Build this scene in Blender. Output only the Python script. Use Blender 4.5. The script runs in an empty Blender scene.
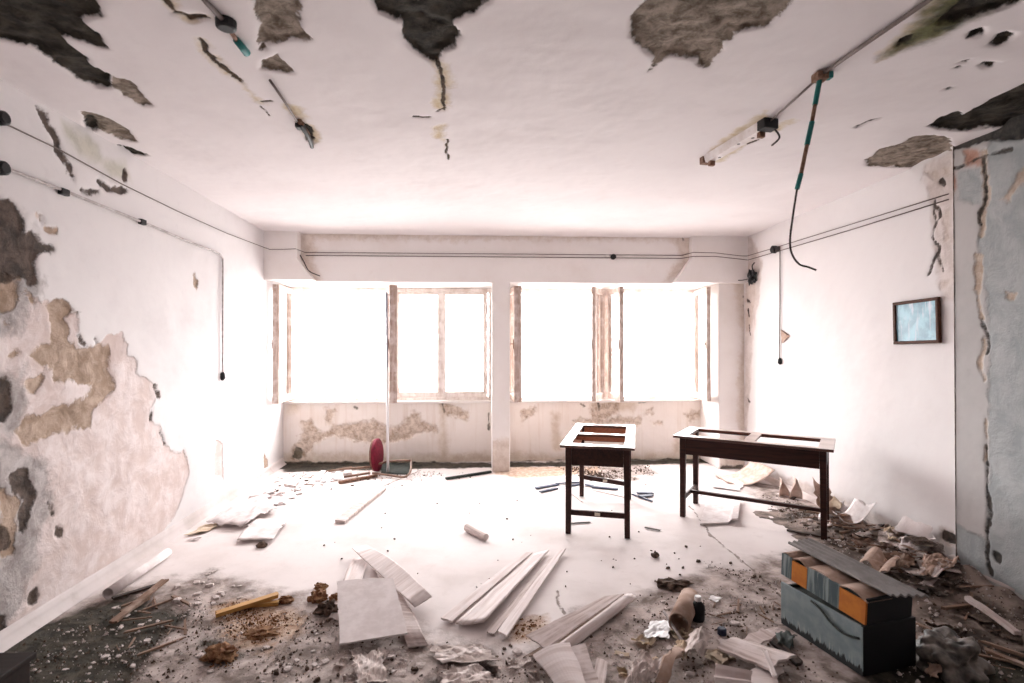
import bpy, bmesh, math, random
import numpy as np
from mathutils import Vector, Matrix, noise as mnoise

random.seed(7)
C = bpy.context.scene.collection
PI = math.pi

# ------------------------------------------------------------------ camera model (used to survey the room from the photo)
FPX = 525.0; YAW = math.radians(2.94); PIT = math.radians(.49); EZ = 1.58
H = 2.97          # ceiling height
YB = 6.62         # face of the beam and the middle pillar
YC = 6.49         # face of the corner column heads
YP = 7.20         # inner face of the parapets below the windows
XR = 3.34         # right wall
XRP = 3.27        # face of the pilaster on the right wall
def xl(y): return -2.53 - .0405*(y-3.0)      # left wall (slightly out of square)

def ray(px, py):
    x = (px-512)/FPX; z = -(py-341.5)/FPX; y = 1.0
    y, z = y*math.cos(PIT)-z*math.sin(PIT), y*math.sin(PIT)+z*math.cos(PIT)
    return x*math.cos(YAW)+y*math.sin(YAW), -x*math.sin(YAW)+y*math.cos(YAW), z
def F(px, py, z=0.0):
    r = ray(px, py); t = (z-EZ)/r[2]; return Vector((r[0]*t, r[1]*t, z))
def onY(px, py, Y):
    r = ray(px, py); t = Y/r[1]; return Vector((r[0]*t, Y, EZ+r[2]*t))
def onX(px, py, X):
    r = ray(px, py); t = X/r[0]; return Vector((X, r[1]*t, EZ+r[2]*t))
def onL(px, py):
    r = ray(px, py); t = (-2.53+.0405*3)/(r[0]+.0405*r[1]); return Vector((r[0]*t, r[1]*t, EZ+r[2]*t))

# ------------------------------------------------------------------ numpy noise and signed distances
def _hash(ix, iy, seed):
    h = (ix*374761393 + iy*668265263 + seed*1442695041) & 0xffffffff
    h = ((h ^ (h >> 13))*1274126177) & 0xffffffff
    return ((h ^ (h >> 16)) & 0xffff)/65535.0
def vnoise(x, y, seed=0):
    ix = np.floor(x).astype(np.int64); iy = np.floor(y).astype(np.int64)
    fx = x-ix; fy = y-iy; fx = fx*fx*(3-2*fx); fy = fy*fy*(3-2*fy)
    a = _hash(ix, iy, seed); b = _hash(ix+1, iy, seed); c = _hash(ix, iy+1, seed); d = _hash(ix+1, iy+1, seed)
    return (a*(1-fx)+b*fx)*(1-fy)+(c*(1-fx)+d*fx)*fy
def fbm(x, y, seed=0, oc=4):
    s = np.zeros_like(x); a = .5; f = 1.0
    for i in range(oc):
        s += a*(vnoise(x*f+i*17.3, y*f-i*9.1, seed+i)-.5); a *= .5; f *= 2.07
    return s*2
def seg_dist(x, y, ax, ay, bx, by):
    dx, dy = bx-ax, by-ay; L = dx*dx+dy*dy+1e-12
    t = np.clip(((x-ax)*dx+(y-ay)*dy)/L, 0, 1)
    return np.hypot(x-ax-t*dx, y-ay-t*dy)
def poly_sd(x, y, P):
    """positive inside polygon P"""
    d = np.full(x.shape, 1e9); ins = np.zeros(x.shape, bool); n = len(P)
    for i in range(n):
        ax, ay = P[i]; bx, by = P[(i+1) % n]
        d = np.minimum(d, seg_dist(x, y, ax, ay, bx, by))
        c = ((ay > y) != (by > y)) & (x < (bx-ax)*(y-ay)/((by-ay) if abs(by-ay) > 1e-12 else 1e-12)+ax)
        ins ^= c
    return np.where(ins, d, -d)
def line_sd(x, y, P, w):
    d = np.full(x.shape, 1e9)
    for i in range(len(P)-1):
        d = np.minimum(d, seg_dist(x, y, P[i][0], P[i][1], P[i+1][0], P[i+1][1]))
    return w-d

# ------------------------------------------------------------------ object helpers
def link(o, parent=None):
    C.objects.link(o)
    if parent is not None: o.parent = parent
    return o
def tag(o, label=None, cat=None, group=None, kind=None):
    if label: o['label'] = label
    if cat: o['category'] = cat
    if group: o['group'] = group
    if kind: o['kind'] = kind
    return o
def empty(name, loc=(0, 0, 0), rz=0.0, parent=None):
    o = bpy.data.objects.new(name, None); o.location = loc; o.rotation_euler = (0, 0, rz)
    o.empty_display_size = .1
    return link(o, parent)
def mesh(name, V, Fc, mat, parent=None, smooth=False, uv=None, recentre=True, attrs=None):
    me = bpy.data.meshes.new(name)
    V = np.asarray(V, float)
    off = Vector((0, 0, 0))
    if parent is None and recentre:
        off = Vector(((V[:, 0].min()+V[:, 0].max())/2, (V[:, 1].min()+V[:, 1].max())/2, V[:, 2].min()))
        V = V-np.array(off)
    me.from_pydata(V.tolist(), [], Fc)
    if uv is not None:
        l = me.uv_layers.new(name='UVMap')
        idx = np.empty(len(me.loops), np.int32); me.loops.foreach_get('vertex_index', idx)
        l.data.foreach_set('uv', np.asarray(uv, np.float32)[idx].ravel())
    if attrs:
        for k, a in attrs.items():
            at = me.attributes.new(k, 'FLOAT', 'POINT'); at.data.foreach_set('value', np.asarray(a, np.float32).ravel())
    if smooth: me.polygons.foreach_set('use_smooth', [True]*len(me.polygons))
    me.materials.append(mat); me.update()
    o = bpy.data.objects.new(name, me); o.location = off
    return link(o, parent)
def from_bm(name, bm, mat, parent=None, smooth=False, recentre=True):
    bm.verts.index_update()
    V = [tuple(v.co) for v in bm.verts]; Fc = [[v.index for v in f.verts] for f in bm.faces]
    bm.free()
    return mesh(name, V, Fc, mat, parent, smooth, recentre=recentre)
def bm_box(bm, x0, x1, y0, y1, z0, z1, bev=0.0, M=None):
    r = bmesh.ops.create_cube(bm, size=1.0)
    vs = r['verts']
    for v in vs:
        v.co = Vector(((x0+x1)/2+v.co.x*(x1-x0), (y0+y1)/2+v.co.y*(y1-y0), (z0+z1)/2+v.co.z*(z1-z0)))
    if bev > 0:
        es = list({e for v in vs for e in v.link_edges})
        r2 = bmesh.ops.bevel(bm, geom=es, offset=bev, segments=2, affect='EDGES', profile=.6)
        vs = list({v for f in r2['faces'] for v in f.verts} | {v for v in vs if v.is_valid})
    if M is not None:
        for v in vs: v.co = M @ v.co
    return vs
def box(name, x0, x1, y0, y1, z0, z1, mat, parent=None, bev=.004, M=None):
    bm = bmesh.new(); bm_box(bm, x0, x1, y0, y1, z0, z1, bev, M)
    return from_bm(name, bm, mat, parent)
def tube_geo(path, r, seg=8, cap=True):
    """tube along a list of points; r number or list"""
    P = [Vector(p) for p in path]; n = len(P)
    R = r if isinstance(r, (list, tuple)) else [r]*n
    V = []; Fc = []; up = None
    for i in range(n):
        t = (P[min(i+1, n-1)]-P[max(i-1, 0)]).normalized()
        if up is None:
            up = Vector((0, 0, 1)) if abs(t.z) < .9 else Vector((1, 0, 0))
        a = (up-t*up.dot(t)).normalized(); b = t.cross(a); up = a
        for k in range(seg):
            an = 2*PI*k/seg
            V.append(tuple(P[i]+(a*math.cos(an)+b*math.sin(an))*R[i]))
    for i in range(n-1):
        for k in range(seg):
            k2 = (k+1) % seg
            Fc.append([i*seg+k, i*seg+k2, (i+1)*seg+k2, (i+1)*seg+k])
    if cap:
        Fc.append(list(range(seg))[::-1]); Fc.append([(n-1)*seg+k for k in range(seg)])
    return V, Fc
def tube(name, path, r, mat, parent=None, seg=8):
    V, Fc = tube_geo(path, r, seg)
    return mesh(name, V, Fc, mat, parent, smooth=True)
def smooth_path(P, n=6):
    P = [Vector(p) for p in P]; out = []
    for i in range(len(P)-1):
        p0 = P[max(i-1, 0)]; p1 = P[i]; p2 = P[i+1]; p3 = P[min(i+2, len(P)-1)]
        for k in range(n):
            t = k/n
            out.append(.5*((2*p1)+(p2-p0)*t+(2*p0-5*p1+4*p2-p3)*t*t+(3*p1-p0-3*p2+p3)*t**3))
    out.append(P[-1]); return out

# ------------------------------------------------------------------ materials
def new_mat(name):
    m = bpy.data.materials.new(name); m.use_nodes = True
    nt = m.node_tree; nt.nodes.clear()
    out = nt.nodes.new('ShaderNodeOutputMaterial'); b = nt.nodes.new('ShaderNodeBsdfPrincipled')
    nt.links.new(b.outputs[0], out.inputs[0])
    return m, nt, b
def node(nt, t, **kw):
    n = nt.nodes.new(t)
    for k, v in kw.items():
        if k in n.inputs: n.inputs[k].default_value = v
        else: setattr(n, k, v)
    return n
def mixc(nt, fac, a, b):
    n = nt.nodes.new('ShaderNodeMix'); n.data_type = 'RGBA'
    for s, v in ((n.inputs[0], fac), (n.inputs[6], a), (n.inputs[7], b)):
        if hasattr(v, 'is_output'): nt.links.new(v, s)
        elif isinstance(v, (int, float)): s.default_value = v
        else: s.default_value = (*v, 1)
    return n.outputs[2]
def math_n(nt, op, a, b=0.0, c=0.0, clamp=False):
    n = nt.nodes.new('ShaderNodeMath'); n.operation = op; n.use_clamp = clamp
    for s, v in zip(n.inputs, (a, b, c)):
        if hasattr(v, 'is_output'): nt.links.new(v, s)
        else: s.default_value = v
    return n.outputs[0]
def sstep(nt, x, lo, hi, a=0.0, b=1.0):
    n = nt.nodes.new('ShaderNodeMapRange'); n.interpolation_type = 'SMOOTHSTEP'
    nt.links.new(x, n.inputs[0])
    n.inputs[1].default_value = lo; n.inputs[2].default_value = hi; n.inputs[3].default_value = a; n.inputs[4].default_value = b
    return n.outputs[0]
def noise_n(nt, co, scale, detail=4, rough=.55, dist=0.0):
    n = node(nt, 'ShaderNodeTexNoise'); n.inputs['Scale'].default_value = scale; n.inputs['Detail'].default_value = detail
    n.inputs['Roughness'].default_value = rough; n.inputs['Distortion'].default_value = dist
    if co is not None: nt.links.new(co, n.inputs['Vector'])
    return n.outputs[0]
def coords(nt, kind='Object', scale=None, rot=None):
    t = nt.nodes.new('ShaderNodeTexCoord'); s = t.outputs[kind]
    if scale is not None or rot is not None:
        mp = nt.nodes.new('ShaderNodeMapping'); nt.links.new(s, mp.inputs[0])
        if scale is not None: mp.inputs['Scale'].default_value = scale
        if rot is not None: mp.inputs['Rotation'].default_value = rot
        s = mp.outputs[0]
    return s
def geo_pos(nt): return nt.nodes.new('ShaderNodeNewGeometry').outputs['Position']

def plain(name, col, rough=.8, col2=None, nscale=20, bump=.0, bscale=60, spec=.3, metal=0.0, coat=0.0, lo=.35, hi=.65):
    m, nt, b = new_mat(name)
    co = coords(nt)
    if col2 is not None:
        f = sstep(nt, noise_n(nt, co, nscale, 6, .6), lo, hi)
        nt.links.new(mixc(nt, f, col, col2), b.inputs['Base Color'])
    else: b.inputs['Base Color'].default_value = (*col, 1)
    b.inputs['Roughness'].default_value = rough; b.inputs['Specular IOR Level'].default_value = spec
    b.inputs['Metallic'].default_value = metal; b.inputs['Coat Weight'].default_value = coat; b.inputs['Coat Roughness'].default_value = .12
    if bump > 0:
        bp = node(nt, 'ShaderNodeBump'); bp.inputs['Strength'].default_value = .6; bp.inputs['Distance'].default_value = bump
        nt.links.new(noise_n(nt, co, bscale, 5), bp.inputs['Height']); nt.links.new(bp.outputs[0], b.inputs['Normal'])
    return m
def wood(name, c1, c2, rough=.7, gs=(3, 60, 60), coat=0.0, spec=.3, kind='Object', dirt=None, bump=.002):
    m, nt, b = new_mat(name)
    co = coords(nt, kind, gs)
    g = noise_n(nt, co, 1.0, 5, .65, .4)
    col = mixc(nt, sstep(nt, g, .3, .7), c1, c2)
    if dirt is not None:
        d = noise_n(nt, coords(nt, kind), 9, 5, .6)
        col = mixc(nt, sstep(nt, d, .45, .7), col, dirt)
    nt.links.new(col, b.inputs['Base Color'])
    b.inputs['Roughness'].default_value = rough; b.inputs['Coat Weight'].default_value = coat; b.inputs['Coat Roughness'].default_value = .15
    b.inputs['Specular IOR Level'].default_value = spec
    bp = node(nt, 'ShaderNodeBump'); bp.inputs['Strength'].default_value = .5; bp.inputs['Distance'].default_value = bump
    nt.links.new(g, bp.inputs['Height']); nt.links.new(bp.outputs[0], b.inputs['Normal'])
    return m

def plaster(name, base, base2, layers, grime=.5, bump=.002, drips=None, rough=.9):
    """plaster whose missing areas are cut by signed-distance attributes
    layers: (attr, colour a, colour b, noise scale, edge width, edge noise amplitude, edge noise scale, opacity)"""
    m, nt, b = new_mat(name)
    P = geo_pos(nt)
    n1 = noise_n(nt, P, 1.3, 6, .6); n2 = noise_n(nt, P, 9, 6, .65)
    col = mixc(nt, math_n(nt, 'MULTIPLY', sstep(nt, n1, .4, .75), grime), base, base2)
    col = mixc(nt, math_n(nt, 'MULTIPLY', sstep(nt, n2, .55, .8), grime*.6), col, base2)
    if drips is not None:
        mp = nt.nodes.new('ShaderNodeMapping'); nt.links.new(P, mp.inputs[0]); mp.inputs['Scale'].default_value = (14, 14, .8)
        d = noise_n(nt, mp.outputs[0], 1.0, 5, .6)
        col = mixc(nt, math_n(nt, 'MULTIPLY', sstep(nt, d, .5, .75), drips[1]), col, drips[0])
    hsum = math_n(nt, 'MULTIPLY', n2, .3)
    for (at, ca, cb, ns, ew, en, es, op) in layers:
        a = node(nt, 'ShaderNodeAttribute'); a.attribute_name = at
        nz = math_n(nt, 'SUBTRACT', noise_n(nt, P, es, 6, .62), .5)
        sd = math_n(nt, 'ADD', a.outputs['Fac'], math_n(nt, 'MULTIPLY', nz, en*2))
        f = sstep(nt, sd, -ew, ew)
        cn = sstep(nt, noise_n(nt, P, ns, 7, .68, .3), .32, .68)
        lc = mixc(nt, cn, ca, cb)
        col = mixc(nt, math_n(nt, 'MULTIPLY', f, op), col, lc)
        hsum = math_n(nt, 'SUBTRACT', hsum, math_n(nt, 'MULTIPLY', f, op*1.6))
        hsum = math_n(nt, 'ADD', hsum, math_n(nt, 'MULTIPLY', math_n(nt, 'MULTIPLY', cn, f), op*.8))
    nt.links.new(col, b.inputs['Base Color'])
    b.inputs['Roughness'].default_value = rough; b.inputs['Specular IOR Level'].default_value = .2
    bp = node(nt, 'ShaderNodeBump'); bp.inputs['Strength'].default_value = .8; bp.inputs['Distance'].default_value = bump*3
    nt.links.new(hsum, bp.inputs['Height']); nt.links.new(bp.outputs[0], b.inputs['Normal'])
    return m

def surface(name, us, vs, to3d, normal, layers, mat, parent=None, depth=None, flip=False, rough=.0, seed=0):
    """grid over (u, v) with damage attributes; layers: {attr: [(kind, pts, width)]}, depth: {attr: metres cut back}"""
    us = np.asarray(us); vs = np.asarray(vs)
    U, W = np.meshgrid(us, vs, indexing='ij'); nu, nv = U.shape
    at = {}; disp = np.zeros_like(U)
    for k, shapes in layers.items():
        s = np.full(U.shape, -.6)
        nz = fbm(U*7, W*7, seed+3, 4)*.035 + fbm(U*22, W*22, seed+9, 3)*.014
        n1 = fbm(U*9, W*9, seed+31, 4)*.03; n2 = fbm(U*9, W*9, seed+47, 4)*.03
        for sh in shapes:
            if sh[0] == 'P': d = poly_sd(U, W, sh[1])+nz
            else: d = line_sd(U+n1, W+n2, sh[1], max(sh[2], .010))+nz*.15
            s = np.maximum(s, d)
        at[k] = s
        if depth and k in depth:
            f = np.clip((s+.008)/.02, 0, 1)
            disp = np.maximum(disp, f*(depth[k]*(1+.9*fbm(U*11, W*11, seed+21, 4))))
    if rough: disp = disp+rough*(fbm(U*5, W*5, seed+5, 4)+.5)
    X, Y, Z = to3d(U, W)
    N = np.asarray(normal)
    V = np.stack([X-N[0]*disp, Y-N[1]*disp, Z-N[2]*disp], -1).reshape(-1, 3)
    I = np.arange(nu*nv).reshape(nu, nv)
    Q = np.stack([I[:-1, :-1], I[1:, :-1], I[1:, 1:], I[:-1, 1:]], -1).reshape(-1, 4)
    if flip: Q = Q[:, ::-1]
    return mesh(name, V, Q.tolist(), mat, parent, smooth=True, attrs={k: a for k, a in at.items()}, recentre=False)

WHITE = (.80, .755, .765); WHITE2 = (.66, .60, .60)
M = {}
M['desk'] = wood('varnished_dark_wood', (.040, .013, .009), (.085, .026, .015), .32, (4, 50, 50), coat=.6, spec=.6, bump=.0006)
M['deskside'] = wood('matt_dark_wood', (.020, .006, .005), (.046, .014, .009), .5, (4, 50, 50), spec=.25, bump=.0006)
M['desk_in'] = wood('inner_red_wood', (.30, .095, .045), (.42, .15, .075), .5, (4, 40, 40), spec=.4, bump=.0006)
M['raw'] = plain('raw_wood_scar', (.7, .62, .52), .8)
M['sash'] = wood('peeling_sash_wood', (.60, .49, .44), (.36, .25, .20), .75, (30, 30, 2.0), dirt=(.70, .62, .59))
M['sashw'] = wood('lightened_weathered_sash', (.84, .78, .75), (.72, .64, .60), .75, (25, 25, 2.2), dirt=(.60, .50, .45))  # sash wood lightened, window glow painted into its colour
M['plank'] = wood('grey_dusty_plank', (.70, .61, .59), (.40, .31, .28), .85, (2.5, 45, 45), kind='UV', dirt=(.66, .58, .57))
M['plank2'] = wood('pale_dusty_plank', (.82, .745, .735), (.58, .485, .46), .85, (2.0, 30, 30), kind='UV', dirt=(.68, .61, .60))
M['brownwood'] = wood('brown_old_wood', (.27, .17, .12), (.13, .075, .05), .8, (3, 50, 50), kind='UV', dirt=(.36, .27, .22))
M['darkwood'] = wood('dark_old_wood', (.075, .05, .04), (.03, .022, .02), .8, (3, 50, 50), kind='UV')
M['yellowwood'] = wood('yellow_fresh_wood', (.62, .36, .12), (.45, .22, .06), .6, (3, 50, 50), kind='UV')
M['paper'] = plain('dusty_paper', (.80, .745, .745), .9, (.64, .57, .56), 9, .002, 25)
M['board'] = plain('dusty_board', (.74, .675, .67), .85, (.64, .57, .56), 14, .0012, 40)
M['card'] = plain('brown_cardboard', (.33, .22, .17), .85, (.46, .34, .28), 12, .002, 30)
M['shell'] = plain('pale_torn_veneer', (.56, .40, .33), .8, (.70, .58, .52), 18, .002, 40)
M['plasterbit'] = plain('plaster_bit', (.72, .65, .64), .92, (.50, .42, .39), 25, .003, 50)
M['dirtbit'] = plain('dirt_bit', (.060, .042, .033), .95, (.15, .10, .075), 30, .004, 60)
M['rustbit'] = plain('rotten_wood_bit', (.15, .062, .03), .95, (.33, .19, .10), 30, .004, 60)
M['black'] = plain('black_plastic', (.012, .012, .014), .5)
M['blackbag'] = plain('dirty_plastic_film', (.030, .026, .023), .45, (.26, .22, .195), 8, .003, 30, spec=.5)
M['cable'] = plain('dark_cable', (.05, .04, .04), .6)
M['greycable'] = plain('grey_cable', (.17, .135, .125), .6)
M['conduit'] = plain('painted_conduit', (.60, .56, .56), .6, (.40, .36, .35), 20)
M['teal'] = plain('teal_insulation', (.02, .16, .16), .5, (.03, .24, .22), 30)
M['rust'] = plain('rusty_metal', (.16, .075, .045), .8, (.30, .19, .14), 35, .001)
M['whitepaint'] = plain('white_enamel', (.82, .78, .78), .45, (.68, .61, .59), 10)
M['polewhite'] = plain('white_pole_paint', (.80, .79, .80), .4)
M['greyblue'] = plain('backlit_pole_grey', (.30, .30, .36), .5)  # upper pole coloured grey to imitate backlighting against the bright window
M['dustysheet'] = plain('dusty_brown_paper', (.68, .60, .575), .92, (.42, .345, .315), 7, .003, 25)
M['darkcard'] = plain('dark_brown_card', (.05, .034, .026), .9, (.16, .115, .09), 12, .002, 30)
M['red'] = plain('red_upholstery', (.19, .006, .026), .75, (.11, .004, .016), 30, .001, 90)
M['stoolboard'] = plain('stool_board', (.28, .15, .10), .7, (.18, .09, .06), 20)
M['tubebrown'] = plain('brown_tube_metal', (.26, .15, .10), .45, (.17, .09, .06), 30, spec=.5)
M['darkboard'] = plain('dark_green_board', (.022, .030, .028), .7, (.05, .06, .055), 20)
M['boxblue'] = None
M['frame'] = wood('picture_frame_wood', (.06, .025, .016), (.10, .045, .03), .65, (8, 60, 60), spec=.15)
M['cabinet'] = wood('near_dark_cabinet', (.016, .007, .005), (.010, .005, .004), .7, (4, 40, 40))
M['bluestick'] = plain('blue_black_strip', (.020, .026, .06), .5, (.05, .06, .10), 30)
M['orange'] = plain('orange_card', (.56, .20, .035), .75, (.46, .15, .03), 16)
M['cream'] = plain('cream_scrap', (.70, .60, .48), .85, (.55, .42, .30), 20)

# varnished top rails under a film of dust
m, nt, b = new_mat('dusty_varnished_top')
g = noise_n(nt, coords(nt, 'Object', (4, 50, 50)), 1.0, 5, .65, .4)
col = mixc(nt, sstep(nt, g, .3, .7), (.05, .016, .01), (.11, .035, .02))
nn = nt.nodes.new('ShaderNodeNewGeometry'); sp_ = nt.nodes.new('ShaderNodeSeparateXYZ'); nt.links.new(nn.outputs['Normal'], sp_.inputs[0])
dust = math_n(nt, 'MULTIPLY', sstep(nt, sp_.outputs[2], .7, .95), sstep(nt, noise_n(nt, coords(nt), 7, 5, .6), .2, .6, .35, .85))
nt.links.new(mixc(nt, dust, col, (.62, .51, .46)), b.inputs['Base Color']); b.inputs['Roughness'].default_value = .35; b.inputs['Coat Weight'].default_value = .5; b.inputs['Coat Roughness'].default_value = .15
M['desktop'] = m
# glass
m, nt, b = new_mat('window_glass'); nt.nodes.remove(b)
tr = node(nt, 'ShaderNodeBsdfTransparent'); tr.inputs[0].default_value = (.97, .98, .975, 1)
gl = node(nt, 'ShaderNodeBsdfGlossy'); gl.inputs['Roughness'].default_value = .05
fr = node(nt, 'ShaderNodeFresnel'); fr.inputs[0].default_value = 1.45
mx = node(nt, 'ShaderNodeMixShader'); nt.links.new(fr.outputs[0], mx.inputs[0]); nt.links.new(tr.outputs[0], mx.inputs[1]); nt.links.new(gl.outputs[0], mx.inputs[2])
nt.links.new(mx.outputs[0], [n for n in nt.nodes if n.type == 'OUTPUT_MATERIAL'][0].inputs[0])
M['glass'] = m

# ================================================================== CEILING
def cp(L, z=H): return [tuple(F(x, y, z)[:2]) for x, y in L]
ceil_layers = {
 'dmg_a': [   # dry brown concrete
  ('P', cp([(632,18),(640,8),(655,-2),(662,-26),(800,-26),(797,2),(775,18),(768,26),(745,32),(735,38),(722,45),(722,52),(709,60),(712,66),(706,68),(700,60),(690,58),(672,57),(665,60),(653,70),(648,74),(652,60),(640,48),(629,36)])),
  ('P', cp([(252,-26),(304,-26),(298,15),(306,38),(288,41),(278,45),(262,49),(256,30)])),
  ('P', cp([(279,52),(283,60),(290,73),(262,72),(257,69),(270,58)])),
  ('P', cp([(258,40),(272,44),(268,52),(258,54)])),
  ('P', cp([(79,111),(95,115),(112,122),(127,131),(138,143),(125,142),(106,133),(92,126)])),
  ('P', cp([(865,160),(882,150),(915,137),(935,136),(950,140),(950,164),(930,168),(895,168),(870,166)])),
  ('P', cp([(110,78),(128,82),(145,96),(152,107),(143,108),(125,100),(112,90)])),
 ],
 'dmg_b': [   # dark damp concrete
  ('P', cp([(360,-40),(372,0),(380,12),(398,22),(402,40),(408,46),(420,52),(437,62),(440,50),(452,48),(461,35),(458,25),(475,14),(488,2),(500,-40)])),
  ('P', cp([(-90,-70),(88,-60),(98,14),(85,20),(70,20),(82,25),(100,35),(105,42),(109,50),(95,50),(70,38),(58,37),(75,50),(88,60),(90,68),(100,72),(112,77),(112,91),(95,88),(60,65),(30,48),(0,40),(-90,10)])),
  ('P', cp([(118,146),(128,148),(150,156),(135,156),(122,153)])),
  ('P', cp([(88,118),(93,119),(95,131),(89,134)])),
  ('P', cp([(926,127),(940,118),(955,113),(962,118),(985,105),(1024,86),(1080,60),(1080,130),(1000,128),(975,131),(950,131)])),
  ('P', cp([(895,46),(903,38),(913,36),(905,43),(898,48)])), ('P', cp([(940,22),(960,0),(985,-30),(1060,-30),(1015,5),(970,20)])),
  ('P', cp([(968,34),(975,29),(985,29),(980,36),(970,37)])), ('P', cp([(993,44),(1002,36),(1014,36),(1008,43),(998,46)])),
  ('P', cp([(955,63),(969,60),(968,63),(956,65)])), ('P', cp([(953,69),(962,65),(962,68),(954,71)])), ('P', cp([(985,62),(995,64),(990,68),(980,66)])),
  ('L', cp([(857,128),(868,122),(879,119)]), .006), ('P', cp([(945,90),(953,87),(953,89),(947,91)])),
  ('P', cp([(297,117),(302,120),(308,128),(314,144),(310,145),(303,130),(297,125)])),
 ],
 'dmg_c': [   # yellow and brown stains along cracks
  ('P', cp([(438,62),(446,64),(449,78),(445,95),(447,112),(438,112),(437,88)])),
  ('P', cp([(432,128),(445,126),(446,148),(440,140),(432,138)])),
  ('P', cp([(880,60),(888,46),(902,30),(925,6),(945,-30),(1010,-30),(985,8),(962,20),(938,36),(915,44),(900,50)])),
  ('L', cp([(165,-10),(168,2),(176,14),(190,19),(206,19)]), .016), ('L', cp([(198,40),(215,60),(230,74),(245,88),(262,104)]), .014),
  ('P', cp([(285,105),(300,110),(320,142),(314,146),(298,124)])),
  ('P', cp([(700,160),(708,150),(765,112),(775,125),(720,162)])), ('P', cp([(772,128),(795,118),(796,121),(776,131)])),
  ('P', cp([(170,185),(205,210),(262,238),(258,240),(200,214)])),
 ],
 'dmg_e': [('P', cp([(888,56),(898,42),(912,30),(935,2),(950,-30),(1050,-30),(1000,8),(965,24),(938,38),(915,45),(902,51)])), ('P', cp([(-80,-60),(60,-60),(60,0),(30,25),(-60,10)]))],
 'dmg_d': [   # cracks
  ('L', cp([(440,62),(440,80),(443,90),(442,98),(446,111)]), .007), ('L', cp([(436,113),(446,108)]), .005), ('L', cp([(447,140),(449,160)]), .006),
  ('L', cp([(415,118),(430,119)]), .004), ('L', cp([(198,40),(206,48),(218,63),(228,71),(240,82)]), .005), ('L', cp([(263,103),(272,103)]), .006), ('L', cp([(262,108),(268,117)]), .005),
  ('L', cp([(165,0),(175,14),(190,18)]), .010), ('L', cp([(192,20),(206,19)]), .014), ('L', cp([(747,145),(760,140)]), .006),
 ],
}
mat_ceil = plaster('ceiling_plaster', (.80, .758, .762), (.68, .63, .63), [
  ('dmg_c', (.56, .43, .22), (.70, .63, .52), 14, .03, .06, 11, .85),
  ('dmg_a', (.11, .083, .06), (.36, .30, .25), 16, .006, .03, 18, 1.0),
  ('dmg_e', (.018, .022, .012), (.13, .135, .055), 12, .06, .08, 9, .95),
  ('dmg_b', (.016, .014, .012), (.060, .050, .038), 13, .006, .02, 18, 1.0),
  ('dmg_d', (.04, .03, .025), (.12, .08, .05), 20, .004, .008, 30, 1.0)], grime=.45)
us = np.concatenate([np.linspace(-3.0, 3.6, 441)]); vs = np.concatenate([np.linspace(-1.2, 1.7, 20)[:-1], np.linspace(1.7, 7.5, 388)])
ceiling = surface('ceiling', us, vs, lambda U, W: (U, W, np.full(U.shape, H)), (0, 0, -1), ceil_layers, mat_ceil,
                  depth={'dmg_a': .018, 'dmg_b': .026, 'dmg_d': .008}, flip=True, rough=.006, seed=4)
tag(ceiling, kind='structure')
slab = box('roof_slab', -3.0, 3.6, -1.2, 7.5, H+.12, H+.3, plain('slab_concrete', (.3, .29, .28)), ceiling, bev=0)

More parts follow.
